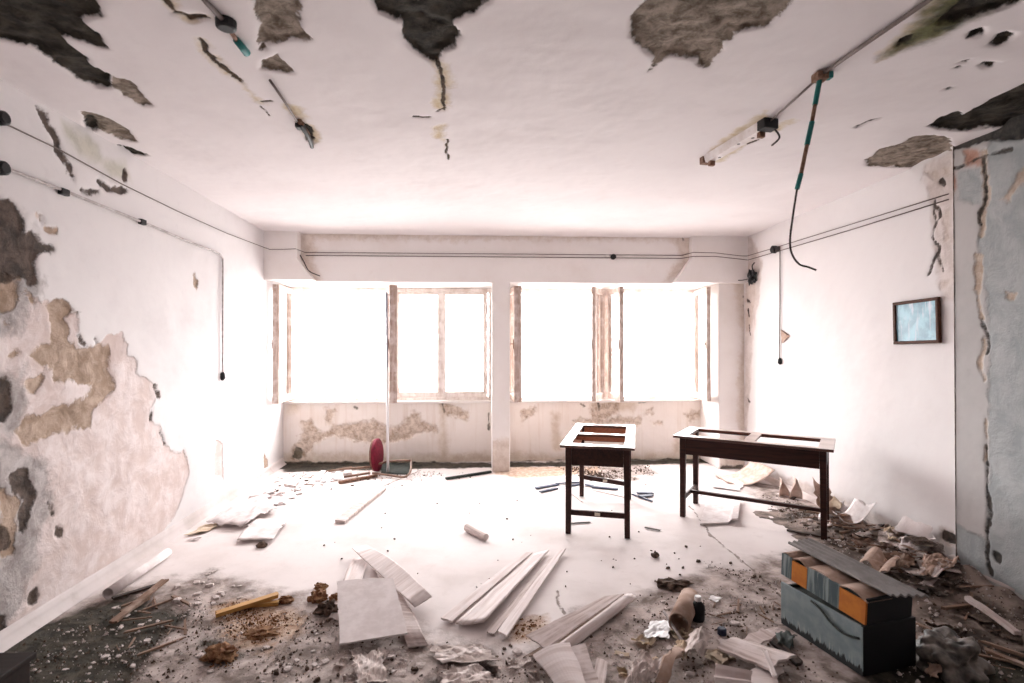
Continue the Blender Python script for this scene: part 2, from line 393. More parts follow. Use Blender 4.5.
# ================================================================== LEFT WALL
def lp(L):
    o = []
    for x, y in L:
        p = onL(x, y); o.append((p.y, p.z))
    return o
left_layers = {
 'dmg_c': [   # pale pink undercoat where the paint has gone
  ('P', lp([(-40,280),(40,296),(80,313),(78,335),(83,346),(98,345),(112,332),(122,334),(129,345),(128,353),(137,362),(137,372),(148,380),(157,388),(158,398),(152,410),(150,421),(160,426),(163,440),(170,450),(186,452),(190,470),(184,495),(172,520),(150,550),(110,585),(60,615),(-40,700)])),
  ('P', lp([(215,440),(222,445),(224,480),(214,478)])),
 ],
 'dmg_a': [   # bare tan render
  ('P', lp([(25,292),(45,303),(60,300),(82,312),(66,318),(70,330),(78,346),(90,347),(100,342),(110,352),(112,372),(118,386),(108,400),(95,410),(90,427),(60,432),(45,441),(22,446),(18,432),(28,420),(45,411),(82,400),(94,388),(72,381),(55,378),(50,365),(32,357),(40,342),(50,338),(52,325),(48,312),(32,303)])),
  ('P', lp([(8,352),(20,349),(21,358),(8,359)])), ('P', lp([(28,355),(45,345),(50,356),(34,360)])),
  ('P', lp([(3,318),(14,316),(16,328),(5,330)])), ('L', lp([(42,214),(45,228),(56,231)]), .012),
  ('P', lp([(0,275),(18,280),(20,300),(5,315),(-20,310),(-20,275)])), ('P', lp([(193,272),(198,280),(197,290),(194,286)])),
  ('P', lp([(26,375),(42,378),(40,392),(28,392)])), ('P', lp([(264,452),(268,460),(268,472),(264,470)])),
  ('P', lp([(0,490),(20,500),(18,560),(0,560)])),
 ],
 'dmg_b': [   # dark damp patches
  ('P', lp([(-20,190),(10,198),(16,208),(23,222),(20,240),(32,232),(52,246),(54,250),(40,256),(36,268),(37,286),(29,286),(24,272),(12,282),(-20,285)])),
  ('P', lp([(37,108),(46,112),(50,122),(60,132),(62,146),(72,165),(77,177),(74,180),(66,165),(54,152),(52,140),(42,124)])),
  ('P', lp([(100,181),(108,187),(126,190),(122,193),(108,192)])), ('L', lp([(81,190),(90,194),(100,193)]), .008), ('P', lp([(124,168),(127,168),(127,182),(124,180)])),
  ('P', lp([(-20,378),(8,374),(13,390),(10,412),(6,424),(-20,430)])),
  ('P', lp([(12,474),(24,470),(34,482),(38,498),(32,512),(26,540),(18,536),(18,515),(24,500),(15,490)])),
  ('P', lp([(-10,520),(10,525),(14,545),(-10,560)])),
  ('P', lp([(49,502),(53,505),(54,516),(50,512)])), ('P', lp([(58,527),(63,531),(62,535),(56,536)])), ('P', lp([(30,592),(36,590),(38,600),(33,606),(28,603)])),
  ('P', lp([(-20,612),(6,616),(9,630),(6,645),(-20,648)])), ('L', lp([(78,336),(83,345),(88,346)]), .010), ('L', lp([(156,386),(158,397)]), .012), ('L', lp([(152,408),(151,420)]), .007),
  ('L', lp([(160,432),(164,443)]), .007), ('L', lp([(96,338),(98,342)]), .01), ('P', lp([(75,309),(82,312),(76,317)])),
 ],
 'dmg_e': [('P', lp([(-40,430),(10,440),(40,460),(52,480),(48,520),(38,545),(28,600),(0,645),(-40,660)])), ('P', lp([(-40,190),(10,196),(30,230),(40,290),(20,330),(-40,350)])), ('P', lp([(-40,360),(30,370),(20,430),(-40,440)]))],
 'dmg_d': [('P', lp([(62,122),(80,132),(98,146),(104,160),(88,160),(72,150),(64,138)])), ('P', lp([(100,160),(125,163),(130,178),(112,176)]))],
}
mat_left = plaster('left_wall_plaster', (.78, .755, .76), (.66, .63, .64), [
  ('dmg_c', (.58, .465, .43), (.76, .68, .67), 5, .012, .05, 9, .9),
  ('dmg_d', (.42, .42, .33), (.62, .60, .50), 8, .05, .05, 9, .7),
  ('dmg_e', (.17, .155, .15), (.50, .475, .47), 7, .05, .16, 6, .75),
  ('dmg_a', (.29, .205, .145), (.50, .385, .305), 10, .012, .07, 9, .96),
  ('dmg_b', (.035, .026, .022), (.14, .10, .08), 12, .010, .04, 14, .95)], grime=.7)
us = np.concatenate([np.linspace(-1.2, 1.5, 15)[:-1], np.linspace(1.5, 7.5, 361)]); vs = np.linspace(0, H+.05, 181)
wall_left = surface('wall_left', us, vs, lambda U, W: (-2.53-.0405*(U-3.0), U, W), (.999, .04, 0), left_layers, mat_left,
                    depth={'dmg_c': .004, 'dmg_a': .010, 'dmg_b': .012}, rough=.004, seed=14)
tag(wall_left, kind='structure')

# ================================================================== RIGHT WALL + PILASTER
def rp(L, X=XR):
    o = []
    for x, y in L:
        p = onX(x, y, X); o.append((p.y, p.z))
    return o
right_layers = {
 'dmg_a': [('P', rp([(746,262),(752,262),(756,290),(750,330),(746,330)])), ('P', rp([(938,282),(950,280),(950,290),(940,290)])), ('P', rp([(940,215),(950,210),(950,240),(944,240)])),
           ('P', rp([(925,172),(950,165),(950,175),(935,182)])), ('P', rp([(940,528),(953,533),(952,545),(940,540)]))],
 'dmg_b': [('L', rp([(935,202),(932,215),(937,222),(931,236),(939,248),(934,262),(928,274)]), .008), ('L', rp([(939,250),(943,272)]), .006), ('L', rp([(748,310),(749,316)]), .02), ('L', rp([(749,325),(750,335)]), .012),
           ('L', rp([(940,180),(943,184)]), .02), ('L', rp([(938,208),(940,216)]), .015), ('P', rp([(944,530),(954,536),(952,541),(943,538)])), ('L', rp([(747,300),(750,303)]), .016), ('L', rp([(748,398),(749,402)]), .014)],
 'dmg_d': [('P', rp([(744,236),(752,238),(762,262),(760,290),(754,330),(750,400),(745,440)])), ('P', rp([(925,165),(955,150),(955,300),(942,300),(935,250)])), ('P', rp([(750,470),(800,480),(950,545),(960,600),(940,575),(850,530),(760,485)]))],
}
mat_right = plaster('right_wall_plaster', (.79, .76, .762), (.68, .635, .63), [
  ('dmg_d', (.50, .42, .38), (.68, .60, .57), 8, .03, .04, 9, .7),
  ('dmg_a', (.52, .42, .36), (.66, .58, .54), 10, .02, .03, 12, .7),
  ('dmg_b', (.035, .028, .025), (.11, .08, .065), 16, .006, .012, 20, .95)], grime=.35)
us = np.concatenate([np.linspace(-1.2, 2.9, 20)[:-1], np.linspace(2.9, 7.5, 240)]); vs = np.linspace(0, H+.05, 160)
wall_right = surface('wall_right', us, vs, lambda U, W: (np.full(U.shape, XR), U, W), (-1, 0, 0), right_layers, mat_right,
                     depth={'dmg_b': .010}, flip=True, rough=.004, seed=24)
tag(wall_right, kind='structure')
YPIL = onX(955, 400, XRP).y          # far edge of the pilaster
pil_layers = {
 'dmg_a': [('L', rp([(984,150),(986,190),(982,215),(980,235)], XRP), .022), ('P', rp([(976,255),(983,256),(982,275),(980,300),(984,322),(979,318),(974,290)], XRP)),
           ('P', rp([(1000,200),(1012,180),(1030,160),(1030,175),(1010,200)], XRP)), ('P', rp([(1003,290),(1018,292),(1014,302),(1004,300)], XRP)), ('L', rp([(983,340),(980,362),(984,380)], XRP), .014),
           ('L', rp([(984,420),(986,445),(983,460)], XRP), .014)],
 'dmg_b': [('L', rp([(984,155),(986,180),(983,200),(979,225)], XRP), .005), ('L', rp([(981,320),(988,335),(985,355)], XRP), .005), ('L', rp([(985,446),(986,470),(988,500),(988,570)], XRP), .007), ('L', rp([(986,545),(988,572)], XRP), .014),
           ('P', rp([(940,100),(1100,30),(1100,120),(1010,140),(985,142),(965,148),(940,150)], XRP)), ('L', rp([(950,168),(985,156),(1010,148)], XRP), .006), ('P', rp([(995,555),(999,556),(999,562),(996,560)], XRP))],
 'dmg_c': [('P', rp([(962,150),(980,148),(981,164),(962,168)], XRP)), ('P', rp([(949,170),(955,172),(956,190),(949,192)], XRP))],
 'dmg_d': [('P', rp([(988,130),(1100,110),(1100,620),(988,600),(986,450),(987,330),(980,240),(987,190)], XRP)), ('P', rp([(958,170),(980,168),(982,205),(958,200)], XRP)), ('P', rp([(950,520),(985,540),(985,600),(950,600)], XRP))],
}
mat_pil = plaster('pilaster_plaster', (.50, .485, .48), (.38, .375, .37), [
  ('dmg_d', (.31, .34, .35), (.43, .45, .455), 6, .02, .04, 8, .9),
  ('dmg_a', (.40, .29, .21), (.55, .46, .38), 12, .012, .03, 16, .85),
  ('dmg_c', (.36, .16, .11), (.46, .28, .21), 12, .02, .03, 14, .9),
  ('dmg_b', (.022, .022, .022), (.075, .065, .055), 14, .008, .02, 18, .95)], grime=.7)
us = np.concatenate([np.linspace(-1.2, 1.9, 12)[:-1], np.linspace(1.9, YPIL, 130)]); vs = np.linspace(0, H+.05, 190)
pil = surface('pilaster', us, vs, lambda U, W: (np.full(U.shape, XRP), U, W), (-1, 0, 0), pil_layers, mat_pil, wall_right,
              depth={'dmg_b': .010, 'dmg_a': .005}, flip=True, rough=.006, seed=34)
mesh('pilaster_return', [(XRP-.003, YPIL, 0), (XR+.05, YPIL, 0), (XR+.05, YPIL, H+.05), (XRP-.003, YPIL, H+.05)], [[0, 3, 2, 1]], mat_pil, wall_right, recentre=False)

# ================================================================== BACK WALL: parapets, sills, pillar, columns, beam
wall_back = empty('wall_back', (0, YB, 0)); tag(wall_back, kind='structure')
wall_back.location = (0, 0, 0)
def bp_(L, Y=YP):
    o = []
    for x, y in L:
        p = onY(x, y, Y); o.append((p.x, p.z))
    return o
XP0, XP1 = .085, .315      # middle pillar
XC = onY(719, 400, YB).x   # inner edge of the right column
ZS = .80                   # parapet top
par_layers = {
 'dmg_a': [('P', bp_([(290,452),(300,436),(315,427),(325,432),(338,425),(352,423),(372,420),(380,424),(395,428),(405,421),(412,410),(422,412),(420,420),(432,424),(440,431),(420,434),(402,440),(385,446),(372,443),(352,440),(336,436),(322,440),(312,449),(300,458),(292,462)])),
           ('P', bp_([(442,404),(452,406),(468,412),(466,421),(452,416),(444,414)])), ('P', bp_([(325,408),(334,410),(333,426),(326,424)])), ('P', bp_([(302,424),(312,420),(315,434),(304,436)])),
           ('P', bp_([(523,412),(534,408),(536,417),(524,420)])), ('P', bp_([(588,402),(612,402),(616,414),(604,420),(592,418)])), ('P', bp_([(570,420),(640,418),(640,424),(575,424)])),
           ('P', bp_([(684,414),(700,410),(700,416),(690,421)])), ('P', bp_([(646,410),(652,409),(652,415),(646,416)])), ('L', bp_([(654,424),(660,423)]), .012), ('P', bp_([(612,400),(618,400),(618,408),(612,406)]))],
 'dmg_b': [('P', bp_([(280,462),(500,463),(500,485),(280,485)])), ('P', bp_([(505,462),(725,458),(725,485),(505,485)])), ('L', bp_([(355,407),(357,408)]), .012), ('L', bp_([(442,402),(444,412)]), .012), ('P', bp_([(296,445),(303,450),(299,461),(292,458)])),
           ('L', bp_([(488,414),(489,430)]), .012), ('L', bp_([(580,404),(584,406)]), .014), ('L', bp_([(640,403),(646,402)]), .012), ('L', bp_([(599,402),(600,410)]), .014), ('L', bp_([(398,400),(487,401)]), .010)],
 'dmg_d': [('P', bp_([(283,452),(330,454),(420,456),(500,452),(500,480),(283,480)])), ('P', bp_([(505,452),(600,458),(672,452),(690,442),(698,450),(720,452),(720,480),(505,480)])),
           ('P', bp_([(553,415),(558,415),(560,450),(553,452)])), ('P', bp_([(672,438),(682,434),(688,446),(684,458),(672,458)])), ('P', bp_([(440,405),(446,405),(448,460),(440,460)])), ('P', bp_([(288,400),(300,400),(298,412),(288,412)])),
           ('P', bp_([(610,400),(640,400),(632,412),(615,410)]))],
}
mat_par = plaster('parapet_plaster', (.87, .81, .77), (.78, .69, .62), [
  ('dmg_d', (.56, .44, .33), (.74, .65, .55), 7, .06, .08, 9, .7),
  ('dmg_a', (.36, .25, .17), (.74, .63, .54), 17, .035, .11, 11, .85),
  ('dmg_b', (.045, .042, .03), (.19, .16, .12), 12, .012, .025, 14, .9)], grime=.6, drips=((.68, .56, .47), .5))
for (a, b_) in ((-2.80, XP0+.01), (XP1-.01, XC+.01)):
    us = np.linspace(a, b_, int((b_-a)/.011)); vs = np.linspace(0, ZS, 75)
    surface('parapet', us, vs, lambda U, W: (U, np.full(U.shape, YP), W), (0, -1, 0), par_layers, mat_par, wall_back,
            depth={'dmg_a': .008, 'dmg_b': .006}, rough=.005, seed=44)
    box('parapet_core', a, b_, YP+.03, YP+.25, 0, ZS, mat_par, wall_back, bev=0)
mat_bm = plaster('beam_plaster', (.88, .845, .83), (.76, .69, .65), [], grime=.5)
ZL = onY(400, 282, YB).z
def prism(name, poly, y0, y1, mat, parent):
    """extrude an XZ polygon (counter-clockwise seen from the camera) from y0 to y1"""
    n = len(poly); V = [(x, y0, z) for x, z in poly]+[(x, y1, z) for x, z in poly]
    Fc = [list(range(n)), list(range(2*n-1, n-1, -1))]+[[(i+1) % n, i, n+i, n+(i+1) % n] for i in range(n)]
    return mesh(name, V, Fc, mat, parent)
box('lintel_beam', -2.85, XR+.05, YB, YP+.25, ZL, H+.05, mat_bm, wall_back, bev=.012)
box('middle_pillar', XP0, XP1, YB+.005, YP+.25, 0, ZL+.01, mat_bm, wall_back, bev=.012)
box('corner_column', XC, XR+.05, YB+.002, YP+.25, 0, ZL+.01, mat_bm, wall_back, bev=.012)
bm_layers = {'dmg_d': [('P', bp_([(300,228),(690,230),(690,240),(300,239)], YB)), ('P', bp_([(300,232),(318,236),(312,262),(322,283),(300,283)], YB)), ('P', bp_([(672,232),(700,232),(700,265),(668,283),(660,283),(680,258)], YB)),
                       ('P', bp_([(735,282),(752,282),(752,480),(740,480),(738,400),(741,330)], YB)), ('P', bp_([(715,452),(752,452),(752,480),(715,480)], YB)), ('P', bp_([(478,440),(515,440),(515,480),(478,480)], YB))],
             'dmg_b': [('L', bp_([(744,297),(749,299)], YB), .012), ('L', bp_([(743,305),(748,307)], YB), .010), ('P', bp_([(715,466),(750,465),(750,475),(715,475)], YB)), ('L', bp_([(683,236),(684,240)], YB), .012)]}
mat_bms = plaster('stained_beam_plaster', (.88, .845, .83), (.76, .69, .65), [('dmg_d', (.50, .38, .29), (.74, .65, .57), 9, .05, .10, 9, .65), ('dmg_b', (.04, .032, .028), (.16, .13, .10), 14, .012, .03, 16, .9)], grime=.5)
for nm, xa, xb, za, zb2 in (('beam_face', -2.34, 2.66, ZL+.012, H), ('column_face', XC+.012, XR, .0, ZL+.012), ('pillar_face', XP0+.012, XP1-.012, 0, ZL+.012)):
    surface(nm, np.linspace(xa, xb, max(6, int((xb-xa)/.015))), np.linspace(za, zb2, max(6, int((zb2-za)/.015))), lambda U, W: (U, np.full(U.shape, YB-.003), W), (0, -1, 0), bm_layers, mat_bms, wall_back, rough=.0, seed=64)
q = [onY(*p, YC) for p in [(262,281),(313,281),(297,258),(297,225),(262,225)]]
prism('column_head', [(q[0].x-.1, ZL+.004), (q[1].x, ZL+.004), (q[2].x, q[2].z), (q[3].x, H+.04), (q[4].x-.1, H+.04)], YC, YB+.02, mat_bm, wall_back)
q = [onY(*p, YC+.02) for p in [(674.5,280),(760,280),(760,220),(692.5,220),(692,258)]]
prism('column_head', [(q[0].x, ZL+.004), (XR+.04, ZL+.004), (XR+.04, H+.04), (q[3].x, H+.04), (q[4].x, q[4].z)], YC+.02, YB+.02, mat_bm, wall_back)
mat_sill = plaster('sill_plaster', (.80, .75, .73), (.62, .53, .48), [], grime=.6)
for (a, b_) in ((-2.72, XP0), (XP1, XC)):
    box('sill', a, b_, YP-.035, YP+.30, ZS, ZS+.035, mat_sill, wall_back, bev=.006)

# wall behind the camera, its colour made dark to cut bounced light
wf = mesh('wall_front', [(-2.9, -1.1, 0), (3.5, -1.1, 0), (3.5, -1.1, H+.05), (-2.9, -1.1, H+.05)], [[0, 3, 2, 1]], plain('dark_rear_wall', (.10, .08, .07), .9, (.05, .045, .04), 2), recentre=False)
tag(wf, kind='structure')

# ================================================================== FLOOR
def fp(L): return [tuple(F(x, y)[:2]) for x, y in L]
floor_layers = {
 'dmg_a': [  # brown dust and grit
   ('P', fp([(150,580),(210,575),(300,596),(330,600),(430,640),(520,650),(600,610),(650,590),(690,575),(760,560),(830,545),(800,520),(850,515),(955,560),(1100,640),(1100,760),(-100,760),(-50,660),(60,612),(110,592)])),
   ('P', fp([(740,478),(800,490),(860,512),(955,560),(900,560),(820,530),(760,500)])),
   ('P', fp([(556,466),(648,464),(655,474),(640,480),(590,480)]))],
 'dmg_b': [  # dark soil, blackened in the near corners to paint in vignette darkness
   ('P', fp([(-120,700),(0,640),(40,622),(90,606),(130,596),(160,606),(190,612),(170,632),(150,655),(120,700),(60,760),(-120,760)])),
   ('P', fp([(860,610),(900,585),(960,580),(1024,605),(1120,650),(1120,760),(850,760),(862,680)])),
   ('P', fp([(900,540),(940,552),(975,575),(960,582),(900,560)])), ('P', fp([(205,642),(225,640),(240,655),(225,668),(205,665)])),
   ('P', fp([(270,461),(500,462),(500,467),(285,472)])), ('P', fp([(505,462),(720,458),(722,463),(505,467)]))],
 'dmg_c': [  # rust-brown crumbled wood dust
   ('P', fp([(212,605),(245,598),(275,602),(305,615),(300,632),(270,645),(245,648),(225,635)])), ('P', fp([(505,622),(540,616),(552,630),(530,642),(508,640)])), ('P', fp([(250,640),(280,640),(270,655)])),
   ('P', fp([(495,466),(600,467),(600,474),(520,478),(495,474)]))],
 'dmg_d': [('L', fp([(690,505),(712,536),(745,563),(772,588),(800,612)]), .006), ('L', fp([(312,610),(295,632),(275,660),(255,690)]), .007), ('L', fp([(555,590),(562,612)]), .004), ('L', fp([(380,487),(420,470)]), .003)],
}
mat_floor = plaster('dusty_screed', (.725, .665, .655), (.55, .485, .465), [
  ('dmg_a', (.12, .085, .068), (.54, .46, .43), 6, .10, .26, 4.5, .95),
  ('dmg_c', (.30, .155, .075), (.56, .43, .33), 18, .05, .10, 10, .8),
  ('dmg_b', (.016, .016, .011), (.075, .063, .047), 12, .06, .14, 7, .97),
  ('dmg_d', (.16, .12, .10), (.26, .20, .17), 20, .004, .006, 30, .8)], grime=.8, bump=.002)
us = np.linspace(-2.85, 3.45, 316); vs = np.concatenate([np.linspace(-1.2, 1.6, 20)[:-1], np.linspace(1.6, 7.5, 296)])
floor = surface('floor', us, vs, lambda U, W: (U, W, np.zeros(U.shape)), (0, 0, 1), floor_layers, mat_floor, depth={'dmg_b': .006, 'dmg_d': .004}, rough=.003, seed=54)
tag(floor, kind='structure')

# baseboards: rounded plaster cove at the left, a skirting strip at the right
def cove(name, pts, mat, inward, k_=1.0):
    prof = [(0, .09*k_), (.012, .085*k_), (.02, .05*k_), (.03, .022*k_), (.045, .006), (.055, -.004)]
    V = []; Fc = []
    for p in pts:
        for a, z in prof: V.append((p[0]+inward*(a-.004), p[1], z+(mnoise.noise(Vector((p[1]*2, a*9, 0)))*.012 if 0 < a < .1 else 0)))
    k = len(prof)
    for i in range(len(pts)-1):
        for j in range(k-1):
            f = [i*k+j, (i+1)*k+j, (i+1)*k+j+1, i*k+j+1]
            Fc.append(f[::-1] if inward < 0 else f)
    o = mesh(name, V, Fc, mat, smooth=True); return tag(o, kind='structure')
cove('baseboard_left', [(xl(y), y) for y in np.linspace(1.4, 7.18, 70)], plaster('cove_left', (.68, .62, .615), (.46, .40, .37), [], grime=.9), 1)
cove('baseboard_right', [(XR, y) for y in np.linspace(YPIL+.01, YB, 50)], plaster('cove_right', (.70, .62, .60), (.45, .37, .33), [], grime=.9), -1, .55)
cove('trim_1', [(XRP, y) for y in np.linspace(1.4, YPIL, 40)], plaster('cove_pilaster', (.40, .39, .38), (.22, .20, .19), [], grime=.9), -1, .7)

# ================================================================== WINDOWS
def sash(parent, hx, hy, ang, w, z0, z1, mat, side, handle=True, t=.026, s=.065):
    """a casement hinged at (hx, hy); its leaf runs along angle ang from the hinge"""
    root = empty('sash', (hx, hy, 0), ang, parent)
    bm = bmesh.new()
    bm_box(bm, 0, s, -t, t, z0, z1, .004); bm_box(bm, w-s, w, -t, t, z0, z1, .004)
    bm_box(bm, s, w-s, -t, t, z0, z0+.075, .004); bm_box(bm, s, w-s, -t, t, z1-s, z1, .004)
    bm_box(bm, s, s+.012, -t*.5, t*.5, z0+.07, z1-s, 0); bm_box(bm, w-s-.012, w-s, -t*.5, t*.5, z0+.07, z1-s, 0)
    fr = from_bm('sash_frame', bm, mat, root)
    mesh('pane', [(s, .002, z0+.07), (w-s, .002, z0+.07), (w-s, .002, z1-s), (s, .002, z1-s)], [[0, 1, 2, 3]], M['glass'], root)
    for z in (z0+.25, z1-.25):
        V, Fc = tube_geo([(0, side*t*1.1, z-.04), (0, side*t*1.1, z+.04)], .009, 8); mesh('hinge', V, Fc, M['rust'], root)
    if handle:
        bm = bmesh.new(); bm_box(bm, w-.04, w-.02, -t-.012, -t, (z0+z1)/2-.06, (z0+z1)/2+.06, .003); bm_box(bm, w-.035, w-.025, -t-.05, -t-.008, (z0+z1)/2-.005, (z0+z1)/2+.008, .002)
        from_bm('handle', bm, M['rust'], root)
    return root
ZW0, ZW1 = ZS+.035, ZL-.004
def window(name, x0, x1, xm, mat):
    w = empty(name, ((x0+x1)/2, YP+.12, ZW0)); tag(w, kind='structure'); w.location = (0, 0, 0)
    y0, y1 = YP+.06, YP+.16
    bm = bmesh.new(); s = .035
    bm_box(bm, x0, x0+s, y0, y1, ZW0, ZW1, .004); bm_box(bm, x1-s, x1, y0, y1, ZW0, ZW1, .004)
    bm_box(bm, x0+s, x1-s, y0, y1, ZW0, ZW0+.04, .004); bm_box(bm, x0+s, x1-s, y0, y1, ZW1-.055, ZW1, .004)
    bm_box(bm, xm-.035, xm+.035, y0, y1, ZW0+.04, ZW1-.055, .004)
    from_bm('window_frame', bm, mat, w)
    return w
yh = YP+.05
xm1 = onY(392, 340, yh).x; xm2 = onY(606, 340, yh).x
w1 = window('window_1', -2.69, XP0, xm1, M['sashw']); w2 = window('window_2', XP1, XC, xm2, M['sashw'])
zb, zt = ZW0+.03, ZW1-.03
# left window: left bay open, right bay shut
sash(w1, -2.635, yh, math.radians(-86), .60, zb, zt, M['sash'], 1, t=.040)
sash(w1, xm1-.03, yh, math.radians(-76), .62, zb, zt, M['sash'], -1, t=.048)
wl = (XP0-.05-xm1-.035)/2
sash(w1, xm1+.037, YP+.10, 0, wl-.001, zb+.01, zt-.015, M['sashw'], 1, handle=False, s=.045)
sash(w1, XP0-.052, YP+.10, PI, wl-.001, zb+.01, zt-.015, M['sashw'], 1, s=.045)
# right window: all four leaves open
sash(w2, XP1+.06, yh, math.radians(-86), .60, zb, zt, M['sash'], 1, t=.048)
sash(w2, xm2-.045, yh, math.radians(180+66), .60, zb, zt, M['sash'], -1)
sash(w2, xm2+.045, yh, math.radians(-88), .60, zb, zt, M['sash'], 1)
sash(w2, XC-.055, yh, math.radians(180+84), .60, zb, zt, M['sash'], -1)

# ================================================================== DESKS
def desk(cx, cy, ang, label, long_stretcher, tilt):
    r = empty('desk_frame', (cx, cy, 0), ang); tag(r, label, 'desk', 'topless dark desks')
    L, W, hh = .585, .265, .755; s = .052
    Lt, Wt = .635, .305
    for sx in (-1, 1):
        for sy in (-1, 1):
            bm = bmesh.new(); vs = bm_box(bm, sx*L-(s if sx > 0 else 0), sx*L+(0 if sx > 0 else s), sy*W-(s if sy > 0 else 0), sy*W+(0 if sy > 0 else s), 0, hh-.022, .004)
            for v in vs:                                     # taper towards the foot on the inner faces
                k = max(0, (.55-v.co.z)/.55)*.16
                cxl, cyl = sx*L, sy*W
                v.co.x = cxl+(v.co.x-cxl)*(1-k); v.co.y = cyl+(v.co.y-cyl)*(1-k)
            from_bm('leg', bm, M['deskside'], r)
    # deep aprons: outer varnished boards, redder inside
    box('back_rail', -L+s, L-s, W-.028, W-.004, hh-.034, hh-.022, M['deskside'], r, .002)
    for sy in (-1,):
        y = sy*(W-.014)
        box('apron', -L+s, L-s, y-.011, y+.011, hh-.175, hh-.022, M['deskside'], r, .002)
        box('apron_lining', -L+s, L-s, y-sy*.012-.003, y-sy*.012+.003, hh-.17, hh-.022, M['desk_in'], r, .001)
    for sx in (-1, 1):
        x = sx*(L-.014)
        box('apron', x-.011, x+.011, -W+s, W-s, hh-.175, hh-.022, M['deskside'], r, .002)
        box('apron_lining', x-sx*.012-.003, x-sx*.012+.003, -W+s, W-s, hh-.17, hh-.022, M['desk_in'], r, .001)
    bm = bmesh.new()
    for sy in (-1, 1): bm_box(bm, -Lt, Lt, sy*Wt-(.085 if sy > 0 else 0), sy*Wt+(0 if sy > 0 else .085), hh-.024, hh, .004)
    for x0, x1 in ((-Lt, -Lt+.11), (Lt-.11, Lt), (-.045, .045)): bm_box(bm, x0, x1, -Wt+.08, Wt-.08, hh-.0235, hh-.0005, .003)
    from_bm('top_rail_frame', bm, M['desktop'], r)
    box('cross_board', -.012, .012, -W+.02, W-.02, hh-.062, hh-.024, M['desk_in'], r, .002)
    box('corner_block', L-.13, L-.06, -W+.03, -W+.09, hh-.09, hh-.026, M['raw'], r, .003)
    for sx in (-1, 1):
        x = sx*(L-.026)
        dz = tilt if sx < 0 else 0
        bm = bmesh.new(); vs = bm_box(bm, x-.011, x+.011, -W+s-.01, W-s+.01, .155, .20, .003)
        for v in vs: v.co.z += dz*(v.co.y/W)
        st = from_bm('stretcher', bm, M['deskside'], r)
        if not long_stretcher:
            bm = bmesh.new(); bm_box(bm, x-sx*.0-.0125, x+.0125, -.022, .022, .165, .19, .001)
            from_bm('mortise_scar', bm, M['raw'], st)
    if long_stretcher: box('long_stretcher', -L+.03, L-.03, -.018, .018, .165, .195, M['deskside'], r, .003)
    return r
desk(1.094, 4.89, math.radians(253.8), 'dark wooden desk frame standing end-on to the right window, its centre bar missing', False, -.028)
desk(2.43, 4.66, math.radians(-35.7), 'dark wooden desk frame askew near the right wall, long low bar between its legs', True, 0)

# ================================================================== WALL AND CEILING FITTINGS
def onceil(px, py, d=.012): p = F(px, py, H); p.z -= d; return p
def onleft(px, py, d=.012): p = onL(px, py); p.x += d; return p
def onright(px, py, d=.012): p = onX(px, py, XR); p.x -= d; return p
def onbeam(px, py, d=.012): p = onY(px, py, YB); p.y -= d; return p
def onhead(px, py, d=.012): p = onY(px, py, YC); p.y -= d; return p

# picture
pa, pb_, pc, pd = (onX(*p, XR) for p in [(896, 302), (942, 297.5), (942.5, 343), (897, 344.5)])
y0 = (pa.y+pd.y)/2; y1 = (pb_.y+pc.y)/2; z1 = (pa.z+pb_.z)/2; z0 = (pc.z+pd.z)/2
wp = abs(y0-y1); hp = z1-z0
pic = empty('picture_frame', (XR-.006, (y0+y1)/2, (z0+z1)/2)); pic.rotation_euler = (math.radians(-1.2), 0, 0)
tag(pic, 'small framed faded blue print hanging on the right wall', 'picture')
bm = bmesh.new(); fw = .024
bm_box(bm, -.026, 0, -wp/2, wp/2, hp/2-fw, hp/2, .004); bm_box(bm, -.026, 0, -wp/2, wp/2, -hp/2, -hp/2+fw, .004)
bm_box(bm, -.026, 0, -wp/2, -wp/2+fw, -hp/2+fw, hp/2-fw, .004); bm_box(bm, -.026, 0, wp/2-fw, wp/2, -hp/2+fw, hp/2-fw, .004)
from_bm('frame', bm, M['frame'], pic)
m, nt, b = new_mat('faded_blue_print')
co = coords(nt, 'Object', (1, 26, 4)); n = noise_n(nt, co, 1.0, 4, .6)
n2 = noise_n(nt, coords(nt, 'Object', (1, 9, 9)), 1.0, 4, .6)
col = mixc(nt, sstep(nt, n2, .35, .65), (.055, .19, .27), (.18, .40, .50))
col = mixc(nt, sstep(nt, n, .52, .68), col, (.42, .47, .56))
nt.links.new(col, b.inputs['Base Color']); b.inputs['Roughness'].default_value = .35
box('print', -.012, -.006, -wp/2+fw*.8, wp/2-fw*.8, -hp/2+fw*.8, hp/2-fw*.8, m, pic, 0)

# fluorescent batten
a = onceil(708, 157, 0); b_ = onceil(766, 122, 0)
d = (b_-a); ln = d.length; ang = math.atan2(d.y, d.x)
lamp = empty('ceiling_light', (a+b_)/2+Vector((0, 0, .004)), ang); tag(lamp, 'white fluorescent batten with rusty ends hanging from the ceiling', 'ceiling light')
bm = bmesh.new(); hl = ln/2
V = [(-.045, 0), (-.03, -.05), (.03, -.05), (.045, 0)]
vv = [[bm.verts.new((x, y, z)) for y, z in V] for x in np.linspace(-hl, hl, 9)]
for i in range(8):
    for j in range(3): bm.faces.new((vv[i][j], vv[i][j+1], vv[i+1][j+1], vv[i+1][j]))
bm.faces.new(vv[0][::-1]); bm.faces.new(vv[-1])
bmesh.ops.recalc_face_normals(bm, faces=bm.faces)
from_bm('batten_tray', bm, M['whitepaint'], lamp)
box('end_cap', -hl-.035, -hl+.012, -.048, .048, -.054, 0, M['rust'], lamp, .004)
box('end_cap', hl-.02, hl+.05, -.05, .05, -.06, .012, M['black'], lamp, .006)
box('lampholder', hl-.06, hl-.03, -.02, .02, -.085, -.05, M['rust'], lamp, .004)
